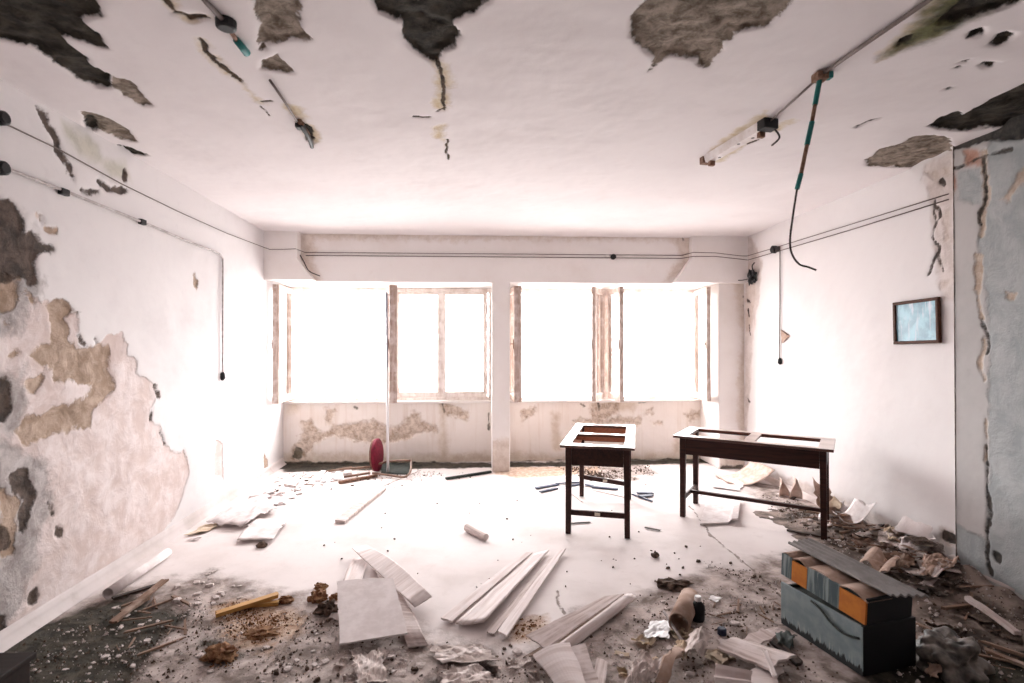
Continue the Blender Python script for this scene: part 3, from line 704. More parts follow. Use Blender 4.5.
box('lampholder', -hl+.03, -hl+.06, -.02, .02, -.085, -.05, M['rust'], lamp, .004)
for x, y in ((-.3, .012), (.1, -.014), (.28, .01)):
    V, Fc = tube_geo([(x*hl*2, y, -.0505), (x*hl*2, y, -.0465)], .011, 10); mesh('screw_hole', V, Fc, M['black'], lamp)
tube('loose_wire', smooth_path([(hl+.03, .03, -.05), (hl+.02, .08, -.10), (hl-.06, .09, -.12)], 5), .006, M['cable'], lamp)

# wires on the ceiling, right
t = tube('ceiling_cable', [onceil(*p) for p in [(768, 121), (795, 97), (821, 73)]], .006, M['greycable']); tag(t, 'thin grey ceiling cable between the batten and the teal hook', 'cable')
t = tube('ceiling_cable', [onceil(*p) for p in [(823, 71), (870, 38), (925, 0), (970, -33)]], .010, M['greycable']); tag(t, 'grey ceiling cable running from the teal hook out of frame at top right', 'cable')
hp_ = onceil(822, 73, 0); YH = hp_.y
dr = empty('hanging_cable', hp_); tag(dr, 'hanging cable with teal insulated lengths dangling from a ceiling hook', 'cable')
def rel(px, py): return onY(px, py, YH)-hp_
box('hook_box', -.04, .02, -.03, .03, -.04, 0, M['rust'], dr, .006); box('terminal_block', .0, .05, -.02, .02, -.03, 0.004, M['teal'], dr, .006)
segs = [((820, 78), (815, 105), 'teal', .013), ((815, 105), (812, 122), 'rust', .010), ((812, 122), (807, 145), 'teal', .013), ((807, 145), (801, 174), 'rust', .010), ((801, 174), (797, 189), 'teal', .012)]
tube('sheath', [(0, 0, -.01), rel(820, 80)], .009, M['cable'], dr)
for p, q_, mm, r in segs: tube('sheath', [rel(*p), rel(*q_)], r, M[mm], dr)
tube('bare_wire', smooth_path([rel(*p) for p in [(797, 189), (793, 215), (790, 240), (792, 254), (799, 264), (808, 267), (816, 270)]], 5), .005, M['cable'], dr)

# ceiling fittings, left
t = tube('ceiling_cable', [onceil(*p) for p in [(196, -14), (207, 0), (226, 20)]], .011, M['greycable']); tag(t, 'grey ceiling cable entering at top left above the round junction box', 'cable')
jb = empty('ceiling_junction_box', onceil(226, 21, 0)); tag(jb, 'dark round junction box on the ceiling with a teal tipped stub of cable', 'junction box')
V, Fc = tube_geo([(0, 0, .002), (0, 0, -.03), (0, 0, -.036)], [.042, .04, .03], 14); mesh('box_body', V, Fc, M['black'], jb)
p0 = jb.location
tube('cable_stub', [onceil(229, 26)-p0, onceil(236, 37)-p0], .010, M['rust'], jb); tube('teal_tip', [onceil(236, 37)-p0, onceil(247, 49, .02)-p0], [.015, .018], M['teal'], jb)
bt = empty('ceiling_bracket', onceil(300, 124, 0)); tag(bt, 'scorched metal bracket hanging at the end of the ceiling scar at left', 'bracket')
p0 = bt.location
box('clamp', -.025, .03, -.025, .03, -.03, .001, M['black'], bt, .008)
tube('bent_strip', smooth_path([onceil(300, 121, .02)-p0, onceil(306, 128, .03)-p0, onceil(310, 136, .03)-p0, onceil(312, 144, .02)-p0], 4), [.014]*13, M['black'], bt, 6)
tube('rusted_strip', [onceil(299, 119, .01)-p0, onceil(308, 132, .02)-p0], .016, M['rust'], bt, 6)
t = tube('ceiling_cable', [onceil(*p) for p in [(270, 78), (285, 100), (297, 119)]], .007, M['greycable']); tag(t, 'short grey ceiling cable leading to the scorched bracket', 'cable')

# wires along the walls
path1 = [onleft(*p) for p in [(-10, 119), (10, 127), (60, 151), (120, 184), (180, 213), (225, 233), (262, 247)]]+[onhead(*p) for p in [(270, 249.5), (285, 249.5), (296, 249)]]+[onbeam(305, 252.5)]+[onbeam(x, 252.5+(x-305)*.008) for x in range(330, 680, 25)]+[onbeam(682, 255.5)]
path1 += [onhead(*p) for p in [(693, 252.5), (715, 253), (740, 256)]]+[onright(*p) for p in [(748, 256), (775, 248), (850, 225), (950, 194)]]
t = tube('wall_cable', path1, .0042, M['greycable']); tag(t, 'thin dark cable running along the left wall, the beam and the right wall', 'cable')
path2 = [onbeam(x, 255.5+(x-305)*.008, .010) for x in range(306, 682, 25)]+[onhead(*p) for p in [(693, 256.5), (715, 256.5), (742, 259.5)]]+[onright(*p) for p in [(749, 260), (775, 252.5), (850, 230.5), (950, 199.5)]]
t = tube('wall_cable', path2, .005, M['greycable']); tag(t, 'lower grey cable of the pair on the beam, ending on the right wall', 'cable')
t = tube('loose_cable', smooth_path([onhead(300, 255, -.004), onY(304, 262, YC-.03), onY(309, 271, YC-.03), onY(320, 276, YC-.02)], 5), .006, M['cable']); tag(t, 'short black loose wire curling from the left beam corner', 'wire')
t = tube('wall_conduit', smooth_path([onleft(*p, .016) for p in [(-8, 164), (10, 171), (60, 190), (100, 206), (150, 226), (190, 243), (214, 252), (220, 257), (221, 266), (221, 320), (221, 372)]], 4), .0095, M['conduit'])
tag(t, 'pale conduit crossing the left wall and dropping straight down', 'conduit')
pe = onleft(221, 372, .016)
V, Fc = tube_geo([pe+Vector((0, 0, .0)), pe+Vector((0, 0, -.02)), pe+Vector((0, 0, -.06)), pe+Vector((0, 0, -.085))], [.012, .022, .026, .010], 12)
o = mesh('pull_switch', V, Fc, M['black'], smooth=True); tag(o, 'black pear switch at the end of the left wall conduit', 'switch')
for i, (px, py, lb) in enumerate(((61, 192, 'dark clip on the left wall conduit beside the damp stain'), (140, 222, 'dark clip midway along the left wall conduit'))):
    p = onleft(px, py, .02); bm = bmesh.new(); bm_box(bm, p.x-.018, p.x+.012, p.y-.03, p.y+.03, p.z-.02, p.z+.02, .006); o = from_bm('conduit_clip', bm, M['black']); tag(o, lb, 'clip')
for (px, py, lb) in ((-1, 118, 'upper round black wall box at the left edge'), (-1, 168, 'lower round black wall box at the left edge')):
    p = onleft(px, py, 0); V, Fc = tube_geo([p, p+Vector((.03, 0, 0)), p+Vector((.038, 0, 0))], [.038, .036, .026], 16); o = mesh('wall_junction_box', V, Fc, M['black']); tag(o, lb, 'junction box')
t = tube('drop_cord', [onright(*p) for p in [(781, 250), (781, 300), (780.5, 358)]], .006, M['greycable']); tag(t, 'thin grey cord dropping down the right wall near the corner', 'cord')
p = onright(781, 358)
V, Fc = tube_geo([p, p+Vector((0, 0, -.02)), p+Vector((0, 0, -.055)), p+Vector((0, 0, -.075))], [.010, .022, .025, .010], 12); o = mesh('pull_switch', V, Fc, M['black'], smooth=True); tag(o, 'black pear switch at the end of the right wall cord', 'switch')
p = onright(777, 249, .0); jb = empty('wall_junction_box', p); tag(jb, 'black junction box with spout on the right wall cables', 'junction box')
V, Fc = tube_geo([(0.0, .03, 0), (-.04, .03, 0), (-.05, .03, 0)], [.045, .045, .03], 14); mesh('box_body', V, Fc, M['black'], jb); box('spout', -.03, 0, -.07, -.01, -.04, .02, M['cable'], jb, .006)
p = onright(612, 256); p = onbeam(613, 257, 0); jb = empty('beam_junction_box', p); tag(jb, 'small black round junction box on the beam above the right window', 'junction box')
V, Fc = tube_geo([(0, 0, 0), (0, -.035, 0), (0, -.042, 0)], [.036, .034, .022], 14); mesh('box_body', V, Fc, M['black'], jb); V, Fc = tube_geo([(-.05, -.01, .01), (-.10, -.01, .012)], .016, 8); mesh('cable_gland', V, Fc, M['whitepaint'], jb)
q_ = [onright(*p, .004) for p in [(782, 330), (790, 336), (783, 343)]]
V = [tuple(v) for v in q_]+[(v.x-.012, v.y, v.z) for v in q_]
o = mesh('paper_tag', V, [[0, 1, 2], [5, 4, 3], [0, 3, 4, 1], [1, 4, 5, 2], [2, 5, 3, 0]], M['card']); tag(o, 'small triangular paper tag on the right wall beside the cord', 'tag')

def chunk(name, loc, s, mat, seed, parent=None, rough=.35, sub=2, freq=2.2, flat=True, rz=0.0, hexp=.6):
    bm = bmesh.new(); bmesh.ops.create_icosphere(bm, subdivisions=sub, radius=1.0)
    for v in bm.verts:
        n = mnoise.fractal(v.co*freq+Vector((seed*3.7, seed*1.3, seed)), hexp, 2.1, 4)
        c = v.co*(1+rough*n)
        x, y = c.x*s[0], c.y*s[1]
        z = c.z*s[2]
        if flat: z = max(z, -.35*s[2])+.35*s[2]
        v.co = Vector((loc[0]+x*math.cos(rz)-y*math.sin(rz), loc[1]+x*math.sin(rz)+y*math.cos(rz), loc[2]+z))
    return from_bm(name, bm, mat, parent, smooth=hexp > 1)
pz = onright(757, 271, 0)
cb = empty('burnt_socket', pz); tag(cb, 'burnt black socket high in the right-hand window corner with wires poking out', 'socket')
bm = bmesh.new()
chunk('socket_body', (-.035, .06, -.06), (.032, .07, .075), M['black'], 3, cb, rough=.9, sub=3, freq=1.8, flat=False)
tube('wire_end', smooth_path([(-.04, .02, .0), (-.07, -.02, .06), (-.05, -.04, .10)], 4), .008, M['cable'], cb)
tube('wire_end', smooth_path([(-.04, .10, -.08), (-.10, .2, -.09), (-.2, .3, -.07)], 4), .006, M['cable'], cb)

# ================================================================== FLOOR DEBRIS
OCC = []
def onfloor(px, py, z=0.0):
    p = F(px, py, z); lim = (XRP if p.y < YPIL+.05 else XR)-.07
    if p.x > lim and z == 0.0: p = onX(px, py, lim)        # heaped against the wall
    return p
def bank(x, y):
    lim = XRP if y < YPIL else XR
    d = max(0.0, 1-(lim-x)/.85); wy = max(0.0, min(1.0, (y-2.7)/.5))*max(0.0, min(1.0, (5.0-y)/.9))
    return .15*d*d*(3-2*d)*wy*(.65+.7*mnoise.noise(Vector((x*3.1, y*3.1, 2)))+.35*mnoise.noise(Vector((x*9, y*9, 5))))
def keep(p):
    p.x = min(max(p.x, xl(p.y)+.10), (XRP if p.y < YPIL+.05 else XR)-.09); p.y = min(p.y, YP-.05); return p
def sheet(name, P, mat, th=.012, nu=14, nv=6, zf=None, jag=.0, seed=0, parent=None, label=None, cat=None, occ=True, group=None, lift=.004, smooth=False):
    """a board, plank or sheet over four corner points (p00, p10, p11, p01); u runs p00->p10; P may be photo pixels on the floor"""
    Q = [p.copy() if isinstance(p, Vector) else onfloor(*p) for p in P]
    Q = [keep(q) for q in Q]
    Lu = ((Q[1]-Q[0]).length+(Q[2]-Q[3]).length)/2; Lv = ((Q[3]-Q[0]).length+(Q[2]-Q[1]).length)/2
    V = []; UV = []
    eu = (Q[1]-Q[0]+Q[2]-Q[3]).normalized(); ev = (Q[3]-Q[0]+Q[2]-Q[1]).normalized()
    for top in (0, 1):
        for i in range(nu+1):
            for j in range(nv+1):
                u, v = i/nu, j/nv
                p = (Q[0]*(1-u)+Q[1]*u)*(1-v)+(Q[3]*(1-u)+Q[2]*u)*v
                if jag:
                    du = (mnoise.noise(Vector((v*9+seed*3.1, 0, 1)))+.35*mnoise.noise(Vector((v*25+seed, 3, 1))))*jag*(1 if u in (0, 1) else .0)
                    dv = (mnoise.noise(Vector((u*5+seed*1.7, 5, 2))))*jag*.35*(1 if v in (0, 1) else 0)
                    p = p+eu*du+ev*dv
                z = p.z+lift+max(0, bank(p.x, p.y))*.9*(p.z < .3)+(zf(u, v) if zf else 0)+top*th
                V.append((p.x, p.y, max(z, lift+top*th))); UV.append((u*Lu+seed*.37, v*Lv+seed*.21))
    k = nv+1; n = (nu+1)*k; Fc = []
    for i in range(nu):
        for j in range(nv):
            a = i*k+j
            Fc.append([a, a+1, a+k+1, a+k]); Fc.append([n+a, n+a+k, n+a+k+1, n+a+1])
    for i in range(nu):
        a = i*k; Fc.append([a, a+k, n+a+k, n+a]); a = i*k+nv; Fc.append([a, n+a, n+a+k, a+k])
    for j in range(nv):
        a = j; Fc.append([a, n+a, n+a+1, a+1]); a = nu*k+j; Fc.append([a, a+1, n+a+1, n+a])
    # orientation: make sure the top faces up
    if (Q[1]-Q[0]).cross(Q[3]-Q[0]).z < 0: Fc = [f[::-1] for f in Fc]
    o = mesh(name, V, Fc, mat, parent, uv=UV, smooth=smooth)
    if label: tag(o, label, cat, group)
    if occ: OCC.append([(q.x, q.y) for q in Q])
    return o
def stick(name, a, b, w, h, mat, label, cat='stick', seed=0, za=0.0, zb=0.0, jag=.02, bow=0.0, occ=False, group=None, parent=None):
    A = F(*a) if not isinstance(a, Vector) else a.copy(); B = F(*b) if not isinstance(b, Vector) else b.copy()
    A.z += za; B.z += zb
    d = (B-A).normalized(); nrm = Vector((-d.y, d.x, 0)).normalized()*w/2
    return sheet(name, [A-nrm, B-nrm, B+nrm, A+nrm], mat, h, 10, 2, (lambda u, v: bow*4*u*(1-u)) if bow else None, jag, seed, parent, label, cat, occ, group)
def crump(amp, f, seed):
    def g(u, v):
        a = 1-abs(mnoise.noise(Vector((u*f+seed, v*f*.8-seed, seed*.7))))*2.2; b = 1-abs(mnoise.noise(Vector((u*f*2.1-seed, v*f*2.1, seed*1.9))))*2.2
        return amp*max(0, .25+.55*a+.3*b)
    return g
def wav(amp, fu, fv, seed):
    amp *= .62
    return lambda u, v: amp*max(0, .5+.5*mnoise.noise(Vector((u*fu+seed, v*fv-seed, seed*.7))) + .35*mnoise.noise(Vector((u*fu*2.3, v*fv*2.3, seed))))

# --- left: crumpled sheets by the wall
sheet('crumpled_sheet', [(207,527),(243,530),(276,513),(262,497)], M['paper'], .004, 24, 18, lambda u, v: .05*v*(1-v)*4*.7+wav(.09, 3, 3, 2)(u, v), .05, 2, label='large crumpled pale paper sheet heaped against the left wall', cat='paper', smooth=True)
sheet('paper_sheet', [(236,543),(272,543),(288,523),(255,522)], M['paper'], .004, 16, 12, lambda u, v: .015+wav(.03, 2, 2, 5)(u, v), .03, 5, label='flat pale paper sheet in front of the crumpled sheet at left', cat='paper', smooth=True)
sheet('paper_scrap', [(184,537),(206,533),(222,524),(205,526)], M['cream'], .004, 10, 6, wav(.03, 2, 2, 8), .03, 8, label='cream paper scrap beside the foot of the left wall', cat='paper')
chunk('dirt_clod', F(262, 547), (.045, .03, .03), M['dirtbit'], 5); tag(bpy.context.scene.objects['dirt_clod'], 'black clod just in front of the flat paper sheet at left', 'clod')
# flat laths in the floor centre
sheet('lath', [(335,523),(345,524),(386,490),(378,488)], M['plank'], .025, 14, 2, None, .01, 11, label='long pale lath lying alone on the bare floor at centre left', cat='plank')
# --- left: tube and strips
V, Fc = tube_geo([F(108, 599)+Vector((0, 0, .034)), F(136, 579)+Vector((0, 0, .034)), F(168, 557)+Vector((0, 0, .034))], [.034, .032, .030], 16, cap=False)
o = mesh('cardboard_tube', V, Fc, M['paper'], smooth=True); md = o.modifiers.new('wall', 'SOLIDIFY'); md.thickness = .004; tag(o, 'long white roll lying along the foot of the left wall', 'tube')
stick('wood_strip', (112, 600), (158, 586), .03, .012, M['darkwood'], 'thin black strip just below the white roll at left', 'strip', 21)
stick('wood_strip', (113, 624), (165, 586), .045, .012, M['brownwood'], 'brown strip slanting up from the dark soil at left', 'strip', 22, zb=.03)
sheet('wood_strip', [(120,613),(125,616),(150,600),(146,597)], M['brownwood'], .012, 10, 2, None, .02, 23, label='short brown strip beside the slanting one at left', cat='strip')
# yellow sticks
stick('yellow_stick', (216, 617), (278, 602), .045, .022, M['yellowwood'], 'longer yellow stick of the crossed pair at left', 'stick', 31, zb=.03, jag=.03)
stick('yellow_stick', (240, 608), (279, 605), .035, .02, M['yellowwood'], 'shorter yellow stick under the longer one at left', 'stick', 32, jag=.02)
# rotten chunks
for i, (px, py, s, lb) in enumerate([(221, 657, (.075, .055, .045), 'rust brown rotten lump in the dark soil at lower left'), (318, 600, (.05, .05, .04), 'brown rotten lump left of the square board'),
                                     (328, 612, (.06, .045, .045), 'dark brown lump touching the left edge of the square board'), (286, 602, (.045, .03, .025), 'small brown lump at the end of the yellow sticks'),
                                     (262, 634, (.07, .05, .02), 'flat rusty lump among the orange dust'), (321, 588, (.04, .03, .02), 'small brown lump above the square board corner'),
                                     (335, 602, (.035, .03, .035), 'little dark lump close to the upper left board corner')]):
    o = chunk('rotten_lump', F(px, py), s, M['rustbit'] if i != 2 else M['dirtbit'], 40+i, rough=.6, sub=3, freq=2.8); tag(o, lb, 'lump')
# --- square board with sheets around it
sheet('warped_sheet', [(330,618),(352,560),(372,556),(345,625)], M['plank2'], .004, 14, 6, lambda u, v: .02*math.sin(PI*u), .02, 51, label='narrow pale sheet rising behind the left side of the square board', cat='sheet', smooth=True)
sheet('warped_sheet', [(352,556),(366,553),(432,606),(415,617)], M['plank2'], .006, 18, 8, lambda u, v: .05+.04*math.sin(PI*v)*u, .01, 52, label='long curled strip reaching past the right side of the square board', cat='sheet', smooth=True)
sheet('warped_sheet', [(372,566),(388,572),(428,648),(408,650)], M['plank'], .005, 16, 6, lambda u, v: .005+.02*math.sin(PI*v), .02, 53, label='grey strip sticking out below the right edge of the square board', cat='sheet', smooth=True)
sheet('square_board', [(340,646,.03),(408,635,.045),(393,580,.12),(337,583,.10)], M['board'], .008, 14, 14, lambda u, v: .006*math.sin(3*u)*v, .006, 54, label='large square pale board lying at centre left on other scraps', cat='board')
# --- fan of warped planks
def curl(a): return lambda u, v: a*(abs(2*v-1)**2)
sheet('warped_plank', [(441,622),(523,556),(532,556),(452,626)], M['plank2'], .012, 18, 4, lambda u, v: .012, .012, 61, label='leftmost plank of the fan at the centre of the floor', cat='plank')
sheet('warped_plank', [(455,627),(534,557),(549,553),(484,631)], M['plank2'], .010, 20, 8, lambda u, v: .012+.045*(1-u)*max(0, v-.3), .012, 62, label='broad curled plank second from left in the fan', cat='plank', smooth=True)
sheet('warped_plank', [(487,634),(549,561),(555,558),(494,637)], M['plank'], .008, 18, 4, lambda u, v: .004, .012, 63, label='narrow plank in the shadow under the curled one of the fan', cat='plank')
sheet('warped_plank', [(497,637),(557,556),(566,552),(507,641)], M['plank2'], .012, 18, 4, lambda u, v: .016, .012, 64, label='rightmost plank of the fan, its edge dark', cat='plank')
# folded pair of boards
sheet('folded_board', [(526,650),(604,604),(624,601),(546,657)], M['plank'], .008, 20, 6, lambda u, v: .035+.03*(1-v)*(1-u), .02, 71, label='upper leaf of the long folded board right of the fan', cat='board')
sheet('folded_board', [(540,665),(622,600),(637,601),(565,658)], M['plank2'], .008, 20, 8, lambda u, v: .012+.04*math.sin(PI*v)*(1-.5*u), .02, 72, label='lower leaf of the long folded board right of the fan', cat='board', smooth=True)
sheet('folded_board', [(522,660),(548,655),(620,606),(607,607)], M['brownwood'], .006, 16, 4, lambda u, v: .004, .03, 73, label='brown strip under the long folded board', cat='board')
# bottom centre planks
sheet('plank_end', [(533,657,.05),(570,645,.08),(588,690,.05),(560,692,.03)], M['plank2'], .008, 10, 6, lambda u, v: .02*math.sin(PI*u), .012, 81, label='pale plank end at the bottom centre edge, tilted', cat='plank')
sheet('plank_end', [(568,650,.06),(585,645,.06),(600,690,.02),(578,692,.02)], M['plank'], .008, 10, 5, None, .012, 82, label='narrow plank end beside the tilted pale one at bottom', cat='plank')
sheet('plank_end', [(590,690,.02),(597,660,.03),(608,665,.035),(604,692,.02)], M['plank'], .010, 10, 4, None, .012, 83, label='short stub of plank at the bottom right of centre', cat='plank')
sheet('crumpled_cloth', [(440,676),(478,668),(505,690),(445,695)], M['dustysheet'], .003, 22, 14, crump(.022, 3, 6), .03, 84, label='crumpled pale sheet under the dirt at bottom centre', cat='paper')
sheet('crumpled_cloth', [(428,650),(480,648),(500,664),(440,666)], M['dustysheet'], .003, 20, 12, crump(.016, 3, 9), .03, 85, label='thin dusty sheet in front of the fan of planks', cat='paper')
sheet('crumpled_cloth', [(352,662),(380,655),(388,686),(358,690)], M['dustysheet'], .003, 16, 16, crump(.028, 3, 12), .03, 86, label='crumpled pale scrap below the square board', cat='paper')
# --- centre bits
V, Fc = tube_geo([F(467, 531)+Vector((0, 0, .03)), F(476, 536)+Vector((0, 0, .03)), F(486, 541)+Vector((0, 0, .03))], [.034, .030, .028], 9)
o = mesh('wood_stub', V, Fc, M['plank']); tag(o, 'short grey wood stub alone on the pale floor at centre', 'wood')
o = chunk('rotten_lump', F(672, 586), (.10, .06, .03), M['dirtbit'], 91, rough=.7, sub=3, freq=3); tag(o, 'dark crumbling lump on the floor right of the folded board', 'lump')
o = chunk('dirt_clod', F(655, 557), (.03, .025, .03), M['dirtbit'], 92); tag(o, 'black clod standing on bare floor before the left desk', 'clod')
V, Fc = tube_geo([F(679, 634)+Vector((0, 0, .058)), F(690, 607)+Vector((0, 0, .058))], .058, 18, cap=False)
o = mesh('cardboard_tube', V, Fc, M['card'], smooth=True); md = o.modifiers.new('wall', 'SOLIDIFY'); md.thickness = .006; tag(o, 'short brown cardboard tube lying on the floor left of the boxes', 'tube')
bt = empty('bottle', F(698, 620)); tag(bt, 'small dark bottle with white cap behind the cardboard tube', 'bottle')
V, Fc = tube_geo([(0, 0, .0), (0, 0, .01), (0, 0, .085), (0, 0, .105), (0, 0, .115)], [.034, .038, .038, .022, .014], 16); mesh('bottle_body', V, Fc, M['black'], bt, smooth=True)
V, Fc = tube_geo([(0, 0, .112), (0, 0, .138)], .018, 14); mesh('cap', V, Fc, M['polewhite'], bt)
V, Fc = tube_geo([(.055, -.06, .012), (.09, -.02, .012)], .010, 8)
sheet('paper_scrap', [(645,640),(670,641),(672,622),(650,624)], M['polewhite'], .003, 10, 8, wav(.03, 3, 3, 15), .04, 101, label='torn white paper scrap left of the brown cardboard tube', cat='paper')
stick('thin_rod', (664, 622), (683, 644), .012, .01, M['conduit'], 'thin grey rod leaning beside the torn white scrap', 'rod', 102, za=.05)
V, Fc = tube_geo([F(722, 634), F(722, 634)+Vector((0, 0, .03)), F(722, 634)+Vector((0, 0, .034))], [.024, .024, .018], 14); o = mesh('bottle_stopper', V, Fc, M['bluestick']); tag(o, 'dark blue bottle cap between the tube and the splintered boards', 'cap')
chip = sheet('paper_scrap', [(708,600),(716,604),(722,600),(713,597)], M['polewhite'], .003, 6, 4, wav(.02, 2, 2, 4), .02, 103, label='tiny white scrap above the bottle', cat='paper')
# --- crumpled papers at bottom
sheet('torn_carton', [(684,668),(703,672),(712,648),(690,645)], M['dustysheet'], .004, 18, 14, lambda u, v: .03+.05*math.sin(PI*u)+crump(.025, 3, 3)(u, v), .03, 111, label='crumpled pale carton piece left of the splintered boards', cat='carton')
sheet('torn_carton', [(655,690),(668,692),(688,660),(680,655)], M['card'], .006, 12, 8, lambda u, v: .06*math.sin(PI*v)+.03, .03, 112, label='brown rolled carton piece at the bottom edge', cat='carton', smooth=True)
sheet('torn_carton', [(625,690),(650,692),(668,670),(640,662)], M['dustysheet'], .003, 18, 14, crump(.06, 3, 5), .03, 113, label='crumpled pale scrap at bottom left of the brown carton', cat='paper')
sheet('torn_carton', [(672,660),(684,664),(692,650),(678,646)], M['cream'], .004, 14, 10, crump(.04, 3, 25), .04, 114, label='small crumpled scrap beside the pale carton piece', cat='paper')
# --- splintered boards
sheet('splintered_board', [(716,650,.03),(770,672,.05),(796,658,.05),(735,640,.03)], M['plank'], .012, 20, 6, lambda u, v: .02*math.sin(PI*v), .035, 121, label='long grey splintered board left of the boxes', cat='board')
sheet('splintered_board', [(733,648,.01),(748,655,.01),(775,638,.06),(762,630,.06)], M['plank'], .010, 12, 5, None, .03, 122, label='short splintered board tilted up behind the long one', cat='board')
sheet('splintered_board', [(714,686,.03),(750,690,.03),(752,676,.06),(716,668,.06)], M['plank2'], .010, 14, 8, lambda u, v: .018*math.sin(v*9), .012, 123, label='ribbed pale board at the bottom edge', cat='board')
sheet('splintered_board', [(745,690,.02),(772,692,.02),(785,670,.03),(758,665,.03)], M['plank2'], .008, 12, 6, None, .04, 124, label='pale torn board below the long splintered one', cat='board')
stick('wood_strip', (772, 646), (800, 666), .05, .015, M['darkwood'], 'dark strip lying between the boards and the blue grey box', 'strip', 125, za=.02)
stick('wood_strip', (764, 640), (782, 632), .06, .012, M['plank'], 'grey strip by the near end of the short splintered board', 'strip', 126, za=.02)
stick('wood_strip', (765, 668), (775, 690), .02, .014, M['plank2'], 'slim pale lath across the torn board at the bottom', 'strip', 127, za=.07, zb=.05)
sheet('plastic_scrap', [(772,648),(790,655),(796,640),(778,632)], M['darkboard'], .004, 10, 8, wav(.08, 3, 3, 8), .03, 128, label='dark green crumpled plastic scrap at the foot of the blue grey box', cat='scrap', smooth=True)

# --- the two boxes
A = F(781, 623); B = F(863, 677)
ax = (B-A); LB = ax.length; ax.normalize(); ay = Vector((-ax.y, ax.x, 0))       # ay points away from the camera
if ay.x < 0: ay = -ay
angb = math.atan2(ax.y, ax.x)
m, nt, b = new_mat('blue_grey_box_paint')
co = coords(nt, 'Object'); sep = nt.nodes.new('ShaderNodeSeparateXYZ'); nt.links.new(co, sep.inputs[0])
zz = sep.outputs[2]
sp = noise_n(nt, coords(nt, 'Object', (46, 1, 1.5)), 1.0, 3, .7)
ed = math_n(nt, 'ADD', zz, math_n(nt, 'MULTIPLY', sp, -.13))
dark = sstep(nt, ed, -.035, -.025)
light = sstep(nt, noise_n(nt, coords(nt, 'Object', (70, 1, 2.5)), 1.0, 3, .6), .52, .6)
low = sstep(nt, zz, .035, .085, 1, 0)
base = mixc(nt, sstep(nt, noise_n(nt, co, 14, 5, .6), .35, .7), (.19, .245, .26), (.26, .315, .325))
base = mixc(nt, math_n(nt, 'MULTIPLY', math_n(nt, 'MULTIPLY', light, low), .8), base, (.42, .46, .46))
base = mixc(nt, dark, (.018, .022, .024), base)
nt.links.new(base, b.inputs['Base Color']); b.inputs['Roughness'].default_value = .6
M['boxblue'] = m
WB = .34; HB = .235
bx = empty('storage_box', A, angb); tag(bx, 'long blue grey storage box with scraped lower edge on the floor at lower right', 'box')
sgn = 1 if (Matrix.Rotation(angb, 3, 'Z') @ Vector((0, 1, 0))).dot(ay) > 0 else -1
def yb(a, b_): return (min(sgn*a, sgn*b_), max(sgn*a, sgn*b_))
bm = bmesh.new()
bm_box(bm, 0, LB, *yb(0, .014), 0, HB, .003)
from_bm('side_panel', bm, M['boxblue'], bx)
box('back_panel', 0, LB, *yb(WB-.014, WB), 0, HB, M['darkboard'], bx, .003)
box('end_panel', LB-.014, LB+.001, *yb(0.002, WB-.002), 0, HB+.002, M['black'], bx, .003)
box('end_panel', 0, .014, *yb(.014, WB-.014), 0, HB-.02, M['darkboard'], bx, .003)
box('box_bottom', .01, LB-.01, *yb(.01, WB-.01), .002, .014, M['darkboard'], bx, .002)
box('inner_shelf', .014, LB-.014, *yb(.014, WB-.014), HB-.045, HB-.035, M['darkboard'], bx, .002)
tube('torn_edging', smooth_path([(LB*.42, -sgn*.004, HB-.01), (LB*.55, -sgn*.012, HB-.02), (LB*.68, -sgn*.016, HB-.055), (LB*.82, -sgn*.012, HB-.075), (LB*.97, -sgn*.004, HB-.06)], 4), .006, M['darkboard'], bx, 6)
False and tube('torn_edging', smooth_path([(LB*.66, -sgn*.006, HB-.05), (LB*.8, -sgn*.02, HB-.12), (LB*.97, -sgn*.004, HB-.15)], 4), .007, M['darkboard'], bx, 6)
# striped carton on top: blue grey and orange bands
m, nt, b = new_mat('blue_grey_band')
st = sstep(nt, noise_n(nt, coords(nt, 'Object', (60, 1, 3)), 1.0, 3, .6), .45, .62)
col = mixc(nt, st, (.055, .085, .095), (.24, .29, .29)); nt.links.new(col, b.inputs['Base Color']); b.inputs['Roughness'].default_value = .6
band = m
HC = .125; LC = LB*1.03; WC = .30
sc = empty('striped_carton', A+Vector((0, 0, HB+.004+LC*math.sin(.055)))-ax*.02+ay*.02, angb); sc.rotation_euler = (0, .055, angb); tag(sc, 'low carton with orange and blue grey bands on the storage box', 'carton')
edges = [0, .14, .34, .72, 1.0]; mm = [band, M['orange'], band, M['orange']]
for i in range(4):
    x0, x1 = edges[i]*LC+(.0 if i == 0 else .001), edges[i+1]*LC
    hh = HC-(.012 if mm[i] is M['orange'] else 0)
    box('band', x0, x1, *yb(.0, .012), .0, hh, mm[i], sc, .003)
box('end_flap', LC-.012, LC, *yb(.013, WC), 0, HC, M['black'], sc, .003)
box('end_flap', 0, .012, *yb(.013, WC), 0, HC, band, sc, .003)
box('back_side', .012, LC-.012, *yb(WC-.012, WC), 0, HC, M['darkboard'], sc, .003)
